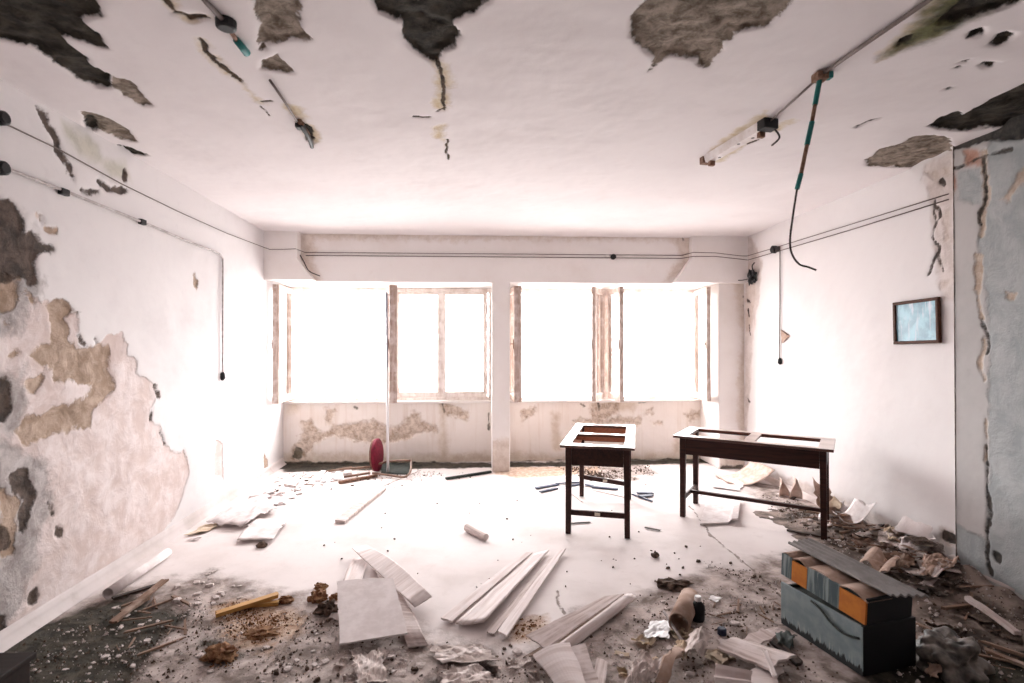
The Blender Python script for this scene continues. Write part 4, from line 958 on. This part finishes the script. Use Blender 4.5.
for i in range(4):                                   # four arched brown lids over the compartments
    x0, x1 = edges[i]*LC, edges[i+1]*LC; n = 10; V = []; Fc = []
    for k in range(n+1):
        u = k/n; z = HC-.006+.020*math.sin(PI*u)-.012*u
        for yy in (.004, WC*.55): 
            V.append((x0+(x1-x0)*u, sgn*yy, z)); V.append((x0+(x1-x0)*u, sgn*yy, z+.005))
    for k in range(n):
        a = k*4; c = a+4
        Fc += [[a, c, c+2, a+2], [a+1, a+3, c+3, c+1], [a, a+1, c+1, c], [a+2, c+2, c+3, a+3]]
    Fc += [[0, 2, 3, 1], [n*4, n*4+1, n*4+3, n*4+2]]
    mesh('arched_lid', V, Fc, M['card'], sc, smooth=False)
zt_ = HB+HC+.022
P = [A+ax*(-.05)+ay*.10, A+ax*(LB+.05)+ay*.115, A+ax*(LB+.05)+ay*.36, A+ax*(-.03)+ay*.25]
P = [Vector((p.x, p.y, zt_+(.004, .004, -.03, .022)[i]+(.032 if i in (0, 3) else 0))) for i, p in enumerate(P)]
ridge = plain('dusty_grey_board', (.23, .22, .215), .85, (.31, .295, .29), 12, .001)
sheet('corrugated_board', P, ridge, .008, 20, 24, lambda u, v: .006*math.sin(v*30), .008, 131, label='grey corrugated board laid on top of the striped carton', cat='board')
OCC.append([tuple((A+ax*x+ay*y)[:2]) for x, y in ((-.05, -.05), (LB+.05, -.05), (LB+.05, .42), (-.05, .42))])

# --- dirty plastic heap and dark debris at lower right
def heap(name, px, py, s, mat, seed, label, cat, rough=.55):
    o = chunk(name, F(px, py), s, mat, seed, rough=rough, sub=5, freq=1.5, hexp=1.15); tag(o, label, cat); return o
heap('plastic_bag', 950, 668, (.15, .13, .12), M['blackbag'], 141, 'crumpled dirty dark plastic bag right of the storage box', 'bag', .5)
sheet('paper_scrap', [(925,676,.02),(937,681,.02),(943,668,.04),(930,664,.04)], M['card'], .004, 8, 6, wav(.03, 2, 2, 9), .02, 142, label='brown paper scrap in front of the dark plastic bag', cat='paper', occ=False)
stick('wood_strip', (968, 612), (1018, 640), .035, .02, M['plank'], 'grey strip lying in the dark corner by the pilaster', 'strip', 143, za=.05, zb=.02)
stick('wood_strip', (985, 652), (1035, 672), .03, .015, M['brownwood'], 'brown strip in the dark lower right corner', 'strip', 144)
# --- rubble along the right wall
sheet('torn_carton', [(868,602),(925,600),(950,588),(885,580)], M['plank'], .006, 20, 12, crump(.05, 3, 14), .05, 151, label='long torn pale carton behind the corrugated board', cat='carton')
sheet('torn_carton', [(858,572),(888,590),(900,578),(868,562)], M['card'], .006, 14, 8, lambda u, v: .04+.06*abs(math.sin(5*u)), .04, 152, label='brown buckled carton between the boxes and the right wall', cat='carton')
sheet('torn_carton', [(893,548),(930,558),(936,548),(905,538)], M['board'], .006, 14, 8, lambda u, v: .05+.02*math.sin(4*u), .03, 153, label='pale flat carton piece propped on rubble by the right wall', cat='carton')
sheet('torn_carton', [(898,566),(932,572),(938,560),(905,556)], M['paper'], .005, 18, 12, crump(.06, 3, 17), .04, 154, label='crumpled pale carton under the propped flat piece', cat='carton')
sheet('torn_carton', [(880,556),(896,560),(902,548),(886,546)], M['cream'], .005, 14, 10, crump(.06, 2.5, 19), .03, 155, label='cream crumpled scrap left of the propped carton piece', cat='paper')
sheet('torn_carton', [(872,578),(905,584),(925,575),(885,566)], M['brownwood'], .006, 18, 12, crump(.06, 2.5, 23), .05, 156, label='dark brown torn panel in the rubble by the right wall', cat='carton')
sheet('torn_carton', [(915,592),(955,590),(962,578),(925,574)], M['card'], .005, 18, 12, crump(.06, 3, 27), .05, 157, label='brown crumpled carton at the foot of the pilaster', cat='carton')
V, Fc = tube_geo(smooth_path([F(960, 568)+Vector((-.06, 0, .05)), F(985, 580)+Vector((-.06, 0, .05)), F(1030, 601)+Vector((-.06, 0, .05))], 4), .048, 12); o = mesh('plaster_roll', V, Fc, M['plank'], smooth=True); tag(o, 'pale rounded plank lying along the foot of the pilaster', 'plank')
stick('wood_strip', (856, 543), (890, 539), .05, .02, M['darkwood'], 'dark flat stick on the floor right of the right desk', 'stick', 161, jag=.02)
stick('wood_strip', (787, 531), (826, 540), .03, .012, M['darkwood'], 'thin dark stick beside the front leg of the right desk', 'stick', 162)
stick('wood_strip', (826, 540), (846, 544), .025, .012, M['darkwood'], 'short dark stick past the front leg of the right desk', 'stick', 163)
stick('wood_strip', (806, 514), (858, 528), .03, .012, M['darkwood'], 'long dark strip under the right end of the right desk', 'strip', 164)
stick('wood_strip', (800, 512), (822, 519), .03, .012, M['brownwood'], 'brown strip beside the long dark one under the right desk', 'strip', 165)
stick('wood_strip', (880, 515), (918, 540), .03, .012, M['plank'], 'long thin lath along the foot of the right wall', 'strip', 166, za=.06)
stick('wood_strip', (792, 500), (806, 497), .04, .012, M['darkwood'], 'small dark stick in front of the shell-shaped splinters', 'stick', 167)
stick('wood_strip', (778, 494), (812, 502), .05, .004, M['paper'], 'pale strip of paper under the right desk', 'paper', 168)
sheet('paper_scrap', [(818,524),(850,522),(846,508),(820,512)], M['paper'], .004, 12, 8, wav(.03, 3, 2, 31), .04, 169, label='pale torn sheet by the right wall behind the right desk leg', cat='paper', smooth=True)
o = sheet('curled_paper', [Vector((3.07, 4.40, 0)), Vector((3.24, 4.20, 0)), Vector((3.24, 4.46, 0)), Vector((3.13, 4.6, 0))], M['paper'], .004, 14, 10, lambda u, v: .20*u**2+.05*(1-u)**3, .02, 170, label='curled white paper scroll against the right wall', cat='paper', smooth=True)
sheet('curled_paper', [Vector((3.08, 4.74, 0)), Vector((3.22, 4.68, 0)), Vector((3.23, 4.82, .22)), Vector((3.13, 4.88, .24))], M['card'], .004, 10, 8, lambda u, v: .06*abs(2*u-1)**2+.01, .03, 171, label='small brown curled scrap at the foot of the right wall', cat='paper', smooth=True)
sheet('curled_paper', [Vector((3.10, 4.70, 0)), Vector((3.22, 4.58, 0)), Vector((3.22, 4.70, .06)), Vector((3.13, 4.8, .06))], M['cream'], .004, 10, 8, lambda u, v: .07*abs(2*u-1)**2+.02, .02, 172, label='cream curled scrap left of the white scroll', cat='paper', smooth=True)
# curved veneer sheet + shell shaped splinters
sheet('curved_veneer', [Vector((2.74, 5.84, 0)), Vector((3.24, 5.72, 0)), Vector((3.24, 6.22, 0)), Vector((2.78, 6.3, 0))], M['shell'], .006, 26, 8, lambda u, v: .19*max(0, (u-.3)/.7)**2+.03*max(0, (.3-u)/.3)**2, .01, 181, label='curved veneer sheet rocking on the floor by the right wall', cat='sheet', smooth=True)
sheet('flat_veneer', [(712,488),(740,492),(745,480),(722,479)], M['board'], .005, 10, 6, wav(.02, 2, 2, 33), .03, 182, label='flat torn veneer left of the curved sheet', cat='sheet')
for k, (px, py, w, h, lb) in enumerate([(802, 494, .13, .19, 'left splinter of the torn shell-shaped pair by the right wall'), (811, 495, .15, .22, 'right splinter of the torn shell-shaped pair by the right wall')]):
    p = Vector((3.13, 5.34, 0)) if k == 0 else Vector((3.20, 5.26, 0)); V = []; Fc = []; n = 8
    for i in range(n+1):
        v = i/n; ww = w*(math.sin(PI*min(1, .35+v*.65)))*(1-v*.55)
        for j in range(5):
            u = j/4-.5
            zz_ = h*v*(1-.12*abs(u)*2); dy = .05*(1-(2*u)**2)+.03*v
            V.append((p.x+u*ww+.03*v*(1 if k else -.3), p.y+dy, zz_+.003))
    nn = len(V); V += [(x, y+.008, z) for x, y, z in V]
    for i in range(n):
        for j in range(4):
            a = i*5+j; Fc.append([a, a+1, a+6, a+5]); Fc.append([nn+a, nn+a+5, nn+a+6, nn+a+1])
    for i in range(n):
        a = i*5; Fc.append([a, a+5, nn+a+5, nn+a]); a += 4; Fc.append([a, nn+a, nn+a+5, a+5])
    for j in range(4): Fc.append([j, nn+j, nn+j+1, j+1]); a = n*5+j; Fc.append([a, a+1, nn+a+1, nn+a])
    o = mesh('torn_splinter', V, Fc, M['shell'], smooth=True); tag(o, lb, 'splinter')
# papers under the right desk: a flat opened carton
sheet('flat_carton', [(700,526),(738,524),(741,501),(706,503)], M['paper'], .012, 12, 8, lambda u, v: .03*(1 if u > .8 else 0)+.005, .01, 191, label='flattened white carton lying under the left end of the right desk', cat='carton')
# --- strips under the left desk
for k, (a, b_, w, lb) in enumerate([((536, 489), (558, 485), .05, 'leftmost blue black strip left of the left desk'), ((540, 493), (557, 489), .04, 'second blue black strip in front of the leftmost one'), ((556, 485), (579, 483), .03, 'thin blue black strip crossing behind the left desk leg'),
      ((568, 487), (580, 485), .03, 'short blue black strip between the legs of the left desk'), ((592, 488), (618, 490), .05, 'long blue black strip under the left desk'), ((585, 486), (594, 487), .05, 'short dark strip left of the long one under the left desk'),
      ((632, 495), (652, 502), .02, 'thin blue black strip right of the left desk'), ((637, 494), (653, 494), .05, 'uppermost blue black strip of the small pile right of the left desk'), ((640, 498), (652, 496), .06, 'wide blue black piece right of the left desk')]):
    stick('plastic_strip', a, b_, w, .012, M['bluestick'], lb, 'strip', 200+k, za=.004*(k % 3), jag=.015)
for k, (a, b_, lb) in enumerate([((572, 494), (582, 502), 'pale lath at the foot of the left desk rear leg'), ((592, 490), (626, 498), 'long thin pale lath under the left desk'), ((570, 524), (590, 523), 'faint thin stick between the front legs of the left desk'), ((645, 528), (660, 531), 'dark splinter on the floor right of the left desk')]):
    stick('thin_lath', a, b_, .02, .006, M['plank2'] if k < 2 else M['darkwood'], lb, 'lath', 220+k)
# dark bar by the pillar
stick('dark_bar', (446, 480), (491, 473), .035, .025, M['darkboard'], 'long dark bar lying left of the middle pillar', 'bar', 230, jag=.004)
# --- stool, pole, pipes by the left window
po = F(388, 473)
tp = onY(386.5, 292, po.y+.02); tm = Vector((po.x, po.y, 0)).lerp(tp, .585)
o = empty('white_pole', (po.x, po.y, 0)); tube('pole_shaft', [Vector((0, 0, 0)), tm-o.location], .017, M['polewhite'], o, seg=12); tube('backlit_shaft', [tm-o.location, tp-o.location], .014, M['greyblue'], o, seg=12); tag(o, 'thin pole standing upright in front of the left window, white below, backlit grey above', 'pole')
stool = empty('stool', F(374, 474)); tag(stool, 'overturned stool with red round seat below the left window', 'stool')
ax_ = Vector((.99, -.10, .05)).normalized()
def disc(name, off, r, th, mat, bulge):
    c = Vector((0, .10, .215))+ax_*off; n = 28; V = []; Fc = []
    up = Vector((0, 0, 1)); a = (up-ax_*up.dot(ax_)).normalized(); b_ = ax_.cross(a)
    prof = [(0.0, 0.0), (.6, 0), (.97, .0), (1.0, .2), (1.0, .75), (.93, 1.0), (.7, 1.0+bulge*.6), (.35, 1+bulge), (0.0, 1+bulge*1.1)]
    for rr, hh in prof:
        for k in range(n):
            an = 2*PI*k/n; V.append(tuple(c+ax_*(hh*th)+(a*math.cos(an)*r+b_*math.sin(an)*r)*max(rr, .001)))
    for i in range(len(prof)-1):
        for k in range(n): Fc.append([i*n+k, i*n+(k+1) % n, (i+1)*n+(k+1) % n, (i+1)*n+k])
    Fc.append(list(range(n))[::-1]); Fc.append([(len(prof)-1)*n+k for k in range(n)])
    return mesh(name, V, Fc, mat, stool, smooth=True)
disc('seat', .0, .205, .045, M['red'], .5); disc('seat_board', -.022, .20, .022, M['stoolboard'], 0)
s0 = stool.location
def sv(px, py, z): return F(px, py, z)-s0
tube('leg', smooth_path([sv(372, 473, .06), sv(388, 475, .03), sv(404, 477, .03), sv(410, 472, .06), sv(411, 466, .10), sv(411, 460, .15)], 4), .014, M['tubebrown'], stool)
tube('leg', smooth_path([sv(378, 464, .12), sv(392, 461, .14), sv(411, 460.5, .15)], 3), .014, M['tubebrown'], stool)
tube('leg', [sv(370, 467, .10), sv(342, 469, .09)], .015, M['tubebrown'], stool); tube('leg', [sv(370, 473, .04), sv(343, 477, .02)], .014, M['tubebrown'], stool)
stick('metal_pipe', (339, 484), (377, 477), .035, .03, M['rust'], 'rusty pipe lying nearest the camera below the left window', 'pipe', 241, jag=.003)
stick('metal_pipe', (324, 473), (352, 470), .03, .02, M['brownwood'], 'short brown rod left of the red stool', 'pipe', 243, jag=.003, zb=.02)
sheet('dark_patch', [(381,474),(408,475),(412,464.5),(382,464)], M['darkboard'], .014, 6, 6, None, .004, 249, label='dark flat patch on the floor under the overturned stool', cat='board')  # flat dark sheet filling the area between the stool legs
for k, (P, lb) in enumerate([([(315, 482), (320, 482), (326, 474), (321, 474)], 'left white tile shard below the left window'), ([(321, 483), (326, 483), (331, 476), (327, 475)], 'second white tile shard beside the left one'), ([(333, 480), (344, 481), (342, 476), (336, 475)], 'squat white lump of plaster left of the rusty pipe'),
      ([(343, 475), (352, 475), (351, 472), (345, 472)], 'small greenish plaster piece behind the white shards'), ([(284, 486), (296, 488), (300, 482), (290, 481)], 'pale flat shard near the left corner')]):
    sheet('tile_shard', P, M['plasterbit'] if k > 2 else M['polewhite'], .02, 5, 4, lambda u, v: .02*v, .02, 250+k, label=lb, cat='shard')
# --- near cabinet corner at lower left
cab = empty('low_cabinet', (-2.14, 1.86, 0)); tag(cab, 'dark wooden cabinet corner at the lower left edge', 'cabinet')
box('carcass', -.28, .265, -.42, .42, 0, .285, M['cabinet'], cab, .006); box('cabinet_top', -.29, .28, -.43, .435, .286, .31, M['cabinet'], cab, .006); box('side_rail', .266, .278, -.40, .40, .02, .06, M['cabinet'], cab, .003)
OCC.append([(-2.5, 1.4), (-1.8, 1.4), (-1.8, 2.35), (-2.5, 2.35)])

# low bank of dirt heaped along the foot of the right wall
xs = np.linspace(2.3, 3.325, 52); ys = np.linspace(2.6, 5.1, 120); V = []; Fc = []
for x in xs:
    for y in ys: V.append((min(x, (XRP if y < YPIL else XR)-.06), y, max(-.004, bank(x, y)-.003)))
for i in range(len(xs)-1):
    for j in range(len(ys)-1):
        a_ = i*len(ys)+j; Fc.append([a_, a_+len(ys), a_+len(ys)+1, a_+1])
o = mesh('dirt', V, Fc, plain('heaped_dirt', (.045, .032, .025), .95, (.30, .235, .205), 5, .006, 40), smooth=True, recentre=False); tag(o, 'brown dirt heaped along the foot of the right wall', 'dirt', kind='stuff')

# ------------------------------------------------------------------ small countable bits, one object each
def inside(P, x, y):
    c = False; n = len(P)
    for i in range(n):
        ax, ay_ = P[i]; bx_, by = P[(i+1) % n]
        if (ay_ > y) != (by > y) and x < (bx_-ax)*(y-ay_)/(by-ay_)+ax: c = not c
    return c
def blocked(x, y, pad=.0): return any(inside(P, x, y) for P in OCC)
def proto(kind, k, mat):
    rng = random.Random(k*31+len(kind))
    if kind in ('plaster_chip', 'dirt_crumb'):
        bm = bmesh.new(); n = rng.randint(5, 8)
        flat = rng.uniform(.12, .3) if kind == 'plaster_chip' else rng.uniform(.4, .7)
        ring = []
        for i in range(n):
            an = 2*PI*i/n+rng.uniform(-.25, .25); r = rng.uniform(.6, 1.1); ring.append((math.cos(an)*r, math.sin(an)*r*.75))
        lo = [bm.verts.new((x, y, 0)) for x, y in ring]; hi = [bm.verts.new((x*.86+rng.uniform(-.06, .06), y*.86, flat*rng.uniform(.7, 1.2))) for x, y in ring]
        ct = bm.verts.new((0, 0, flat*1.2))
        for i in range(n):
            j = (i+1) % n; bm.faces.new((lo[i], lo[j], hi[j], hi[i])); bm.faces.new((hi[i], hi[j], ct))
        bm.faces.new(lo[::-1])
    elif kind == 'torn_scrap':
        bm = bmesh.new(); n = 6; hh = rng.uniform(.15, .55); px = rng.uniform(1.5, 3.5); ph = rng.uniform(0, 6)
        G = [[None]*(n+1) for _ in range(n+1)]
        for i in range(n+1):
            for j in range(n+1):
                u, v = i/n*2-1, j/n*2-1
                e = 1+.25*mnoise.noise(Vector((u*2+k*5, v*2, k)))
                G[i][j] = bm.verts.new((u*e, v*.75*e, max(.0, hh*(.35+.4*math.sin(px*u+ph)+.5*mnoise.noise(Vector((u*1.6, v*1.6, k*9)))))))
        for i in range(n):
            for j in range(n): bm.faces.new((G[i][j], G[i+1][j], G[i+1][j+1], G[i][j+1]))
        bmesh.ops.solidify(bm, geom=bm.faces[:], thickness=.03)
    else:
        bm = bmesh.new(); L = 1.0; w = rng.uniform(.06, .12)
        a = [bm.verts.new(p) for p in ((-L, -w, 0), (-L*rng.uniform(.75, .95), w, 0), (L*rng.uniform(.7, .95), w*.7, 0.02), (L, -w*.6, 0.02))]
        b_ = [bm.verts.new((v.co.x*.99, v.co.y, v.co.z+w*1.1)) for v in a]
        bm.faces.new(b_); bm.faces.new(a[::-1])
        for i in range(4): j = (i+1) % 4; bm.faces.new((a[i], a[j], b_[j], b_[i]))
        bmesh.ops.recalc_face_normals(bm, faces=bm.faces)
    me = bpy.data.meshes.new(kind); bm.to_mesh(me); bm.free(); me.materials.append(mat); return me
PM = {}
def scatter(kind, poly, n, smin, smax, mat, label, cat, group, seed, over=False):
    rng = random.Random(seed); P = fp(poly)
    key = (kind, mat.name)
    if key not in PM: PM[key] = [proto(kind, k, mat) for k in range(7)]
    x0 = min(p[0] for p in P); x1 = max(p[0] for p in P); y0 = min(p[1] for p in P); y1 = max(p[1] for p in P)
    made = 0; tries = 0
    while made < n and tries < 4000:
        tries += 1
        x, y = rng.uniform(x0, x1), rng.uniform(y0, y1)
        if not inside(P, x, y) or x > (XRP if y < YPIL else XR)-.10 or x < xl(y)+.1: continue
        lift = .001
        if blocked(x, y):
            if not over: continue
            lift = .04
        lift += max(0, bank(x, y)); s = smin+(smax-smin)*rng.random()**2
        o = bpy.data.objects.new(kind, rng.choice(PM[key])); o.location = (x, y, lift)
        o.rotation_euler = (rng.uniform(-.12, .12), rng.uniform(-.12, .12), rng.uniform(0, 2*PI)); o.scale = (s, s*rng.uniform(.7, 1.1), s*rng.uniform(.8, 1.3))
        link(o); tag(o, label, cat, group); made += 1
SOIL = [(40,640),(90,608),(140,597),(190,610),(230,640),(220,683),(60,683)]
scatter('plaster_chip', SOIL, 40, .010, .032, M['plasterbit'], 'pale plaster chip scattered on the dark soil at lower left', 'plaster chip', 'plaster chips on the dark soil', 1)
scatter('plaster_chip', [(150,590),(210,570),(260,590),(230,605),(180,605)], 18, .02, .05, M['plasterbit'], 'pale plaster flake on the grit between the white roll and the yellow sticks', 'plaster chip', 'plaster flakes near the yellow sticks', 2)
scatter('plaster_chip', [(250,650),(330,625),(420,655),(520,645),(520,683),(250,683)], 30, .012, .04, M['plasterbit'], 'pale plaster chip in the grit along the bottom centre', 'plaster chip', 'plaster chips at bottom centre', 3)
scatter('plaster_chip', [(600,640),(660,600),(700,600),(760,640),(740,683),(600,683)], 28, .012, .04, M['plasterbit'], 'pale plaster chip among the scraps left of the storage box', 'plaster chip', 'plaster chips left of the boxes', 4)
scatter('plaster_chip', [(780,505),(860,520),(950,565),(930,590),(880,560),(800,530)], 34, .015, .055, M['plasterbit'], 'pale plaster chip in the rubble along the right wall', 'plaster chip', 'plaster chips along the right wall', 5)
scatter('plaster_chip', [(275,475),(320,470),(330,485),(300,500),(270,500)], 16, .02, .05, M['plasterbit'], 'pale plaster chip on the floor near the left corner of the room', 'plaster chip', 'plaster chips in the left corner', 6)
scatter('plaster_chip', [(556,468),(648,466),(655,474),(640,480),(570,480)], 22, .015, .04, M['plasterbit'], 'pale plaster chip in the low heap under the right window', 'plaster chip', 'plaster chips under the right window', 7)
scatter('dirt_crumb', [(600,560),(700,540),(790,580),(780,620),(690,600),(620,610)], 40, .006, .022, M['dirtbit'], 'dark crumb on the floor between the left desk and the storage box', 'crumb', 'dark crumbs before the desks', 8)
scatter('dirt_crumb', [(420,480),(720,480),(690,560),(580,600),(420,580),(300,560),(300,520)], 40, .005, .014, M['dirtbit'], 'tiny dark crumb on the bare pale floor of the middle', 'crumb', 'dark crumbs on the bare floor', 9)
scatter('dirt_crumb', [(280,476),(420,474),(480,477),(440,485),(330,492),(270,495)], 24, .01, .03, M['dirtbit'], 'dark crumb on the floor below the left window', 'crumb', 'dark crumbs below the left window', 10)
scatter('dirt_crumb', [(760,500),(860,515),(950,560),(900,575),(830,545)], 34, .008, .035, M['dirtbit'], 'dark crumb in the rubble along the right wall', 'crumb', 'dark crumbs along the right wall', 11)
scatter('dirt_crumb', [(290,640),(330,620),(440,640),(520,640),(600,660),(600,683),(270,683)], 40, .006, .022, M['dirtbit'], 'dark crumb in the grit along the bottom centre', 'crumb', 'dark crumbs at bottom centre', 12)
scatter('wood_splinter', [(690,590),(790,600),(770,640),(700,620)], 12, .03, .09, M['brownwood'], 'thin brown splinter on the floor left of the storage box', 'splinter', 'splinters left of the boxes', 13)
scatter('wood_splinter', [(800,515),(860,522),(950,562),(900,580),(840,545)], 26, .04, .14, M['brownwood'], 'thin brown splinter in the rubble along the right wall', 'splinter', 'splinters along the right wall', 14)
scatter('wood_splinter', [(80,625),(130,600),(200,600),(210,640),(120,660)], 16, .04, .12, M['brownwood'], 'thin brown splinter on the dark soil at lower left', 'splinter', 'splinters on the dark soil', 15)
scatter('wood_splinter', [(290,478),(350,474),(350,486),(300,492)], 8, .04, .10, M['brownwood'], 'thin brown splinter left of the rusty pipe', 'splinter', 'splinters below the left window', 16)

scatter('torn_scrap', [(340,655),(420,645),(520,650),(600,665),(600,683),(330,683)], 16, .02, .06, M['dustysheet'], 'torn dusty paper scrap in the litter along the bottom centre', 'paper scrap', 'paper scraps at bottom centre', 21)
scatter('torn_scrap', [(620,650),(680,630),(720,640),(720,683),(610,683)], 12, .03, .08, M['cream'], 'torn cream paper scrap in the litter left of the splintered boards', 'paper scrap', 'paper scraps left of the splintered boards', 22)
scatter('torn_scrap', [(815,505),(870,520),(950,562),(935,580),(870,556),(825,520)], 24, .03, .11, M['card'], 'torn brown card scrap in the rubble along the right wall', 'card scrap', 'card scraps along the right wall', 23, True)
scatter('torn_scrap', [(815,500),(870,515),(955,560),(985,590),(930,605),(860,545)], 34, .03, .12, M['dustysheet'], 'torn dusty paper scrap in the rubble along the right wall', 'paper scrap', 'paper scraps along the right wall', 24, True)
scatter('torn_scrap', [(205,505),(260,495),(290,488),(300,500),(230,540),(190,545)], 8, .03, .08, M['paper'], 'pale paper scrap on the floor around the crumpled sheet at left', 'paper scrap', 'paper scraps by the crumpled sheet', 25)

scatter('torn_scrap', [(820,525),(870,540),(950,575),(1000,610),(930,615),(860,570)], 14, .04, .12, M['darkcard'], 'dark brown torn card scrap in the rubble along the right wall', 'card scrap', 'dark card scraps along the right wall', 26, True)
scatter('wood_splinter', [(905,640),(960,590),(1010,610),(1024,660),(960,683)], 12, .05, .16, M['brownwood'], 'thin brown splinter in the dark corner below the pilaster', 'splinter', 'splinters below the pilaster', 27)
scatter('torn_scrap', [(925,620),(960,590),(1010,612),(1024,660),(940,683)], 12, .03, .09, M['darkcard'], 'dark brown torn card scrap in the corner below the pilaster', 'card scrap', 'dark card scraps below the pilaster', 28)

# ------------------------------------------------------------------ uncountable grit
def grit(name, spec, mat, label, seed):
    rng = np.random.default_rng(seed); V = []; Fc = []
    for poly, n, s0_, s1_ in spec:
        P = fp(poly); A_ = np.array(P); lo = A_.min(0); hi = A_.max(0); made = 0
        while made < n:
            X = rng.uniform(lo[0], hi[0], 4000); Y = rng.uniform(lo[1], hi[1], 4000)
            d = poly_sd(X, Y, P); dens = fbm(X*4, Y*4, seed, 4)
            ok = (d > 0) & (X < np.where(Y < YPIL, XRP, XR)-.07) & (X > -2.53-.0405*(Y-3)+.08) & (Y < YP-.03) & (dens+rng.uniform(-.5, .5, X.shape)*.6 > -.02) & (rng.uniform(0, 1, X.shape) < np.clip(d/.25, .12, 1))
            for x, y in zip(X[ok], Y[ok]):
                if made >= n: break
                s = s0_+(s1_-s0_)*rng.random()**3; an = rng.uniform(0, 6.28); h = s*rng.uniform(.4, 1.0); b0 = len(V); zb_ = max(0, bank(x, y))
                for k in range(4):
                    t = an+k*1.57+rng.uniform(-.3, .3); r = s*rng.uniform(.6, 1.1); V.append((x+math.cos(t)*r, y+math.sin(t)*r*.8, zb_-.002))
                V.append((x+rng.uniform(-.3, .3)*s, y+rng.uniform(-.3, .3)*s, zb_+h)); V.append((x+rng.uniform(-.4, .4)*s, y+rng.uniform(-.4, .4)*s, zb_+h*.8))
                Fc += [[b0, b0+1, b0+4], [b0+1, b0+2, b0+4], [b0+2, b0+5, b0+4], [b0+2, b0+3, b0+5], [b0+3, b0, b0+5], [b0, b0+4, b0+5]]; made += 1
    o = mesh(name, V, Fc, mat, recentre=False); tag(o, label, 'grit', kind='stuff'); return o
NEAR = [(-60,690),(20,640),(100,605),(160,585),(250,600),(330,600),(430,640),(520,645),(600,615),(680,590),(780,575),(800,620),(860,690),(860,720),(-60,720)]
RIGHT = [(750,490),(800,500),(860,515),(955,565),(1040,620),(1060,690),(880,690),(905,600),(850,560),(790,530)]
UNDERW = [(285,472),(345,468),(420,470),(480,472),(480,476),(430,480),(330,484),(290,492),(262,500)]
HEAP = [(556,467),(648,465),(655,473),(635,480),(585,481)]
grit('plaster_grit', [(NEAR, 1700, .003, .014), (RIGHT, 1100, .003, .018), (UNDERW, 260, .004, .018), (HEAP, 420, .004, .018)], M['plasterbit'], 'fine pale plaster grit strewn over the dirty parts of the floor', 5)
grit('dark_grit', [(NEAR, 2200, .003, .013), (RIGHT, 1300, .003, .016), (UNDERW, 260, .004, .016), (HEAP, 1100, .004, .022), ([(700,560),(790,575),(800,600),(730,590)], 160, .003, .012), ([(480,580),(520,560),(470,600)], 30, .003, .010)], M['dirtbit'], 'fine dark grit strewn over the dirty parts of the floor', 6)
grit('rotten_wood_dust', [([(215,606),(245,598),(300,612),(300,632),(265,648),(230,640)], 800, .003, .012), ([(505,622),(540,616),(552,630),(530,642),(508,640)], 160, .003, .012), ([(205,645),(240,645),(240,668),(205,668)], 160, .003, .010)], M['rustbit'], 'rust brown crumbs of rotten wood around the yellow sticks', 7)

# ================================================================== LIGHT, CAMERA
W = bpy.data.worlds.new('overcast_sky'); bpy.context.scene.world = W; W.use_nodes = True
bg = W.node_tree.nodes['Background']; bg.inputs[0].default_value = (1.0, .985, .985, 1); bg.inputs[1].default_value = 21.0
_nt = W.node_tree; _tc = _nt.nodes.new('ShaderNodeTexCoord'); _sx = _nt.nodes.new('ShaderNodeSeparateXYZ'); _nt.links.new(_tc.outputs['Generated'], _sx.inputs[0])
_f = sstep(_nt, _sx.outputs[2], -.12, .10); _nt.links.new(mixc(_nt, _f, (.42, .41, .405), (1.0, .985, .985)), bg.inputs[0])
for (a, b_) in ((-2.69, XP0), (XP1, XC)):
    ld = bpy.data.lights.new('window_portal', 'AREA'); ld.shape = 'RECTANGLE'; ld.size = b_-a; ld.size_y = ZW1-ZW0
    ld.cycles.is_portal = True
    lo = bpy.data.objects.new('window_portal', ld); lo.location = ((a+b_)/2, YP+.20, (ZW0+ZW1)/2); lo.rotation_euler = (math.radians(-90), 0, 0); link(lo)

cam = bpy.data.cameras.new('camera'); co_ = bpy.data.objects.new('camera', cam); link(co_)
cam.lens = FPX/1024*36; cam.sensor_width = 36; cam.clip_start = .05
co_.location = (0, 0, EZ); co_.rotation_euler = (PI/2+PIT, 0, -YAW)
cam.dof.use_dof = True; cam.dof.focus_distance = 5.2; cam.dof.aperture_fstop = 2.4
S = bpy.context.scene; S.camera = co_
S.view_settings.view_transform = 'Standard'; S.view_settings.look = 'None'; S.view_settings.gamma = 1.0; S.view_settings.use_curve_mapping = False
S.view_settings.exposure = 0.2
S.cycles.max_bounces = 10; S.cycles.diffuse_bounces = 6; S.cycles.transparent_max_bounces = 12
S.cycles.use_denoising = True; S.cycles.sample_clamp_indirect = 20
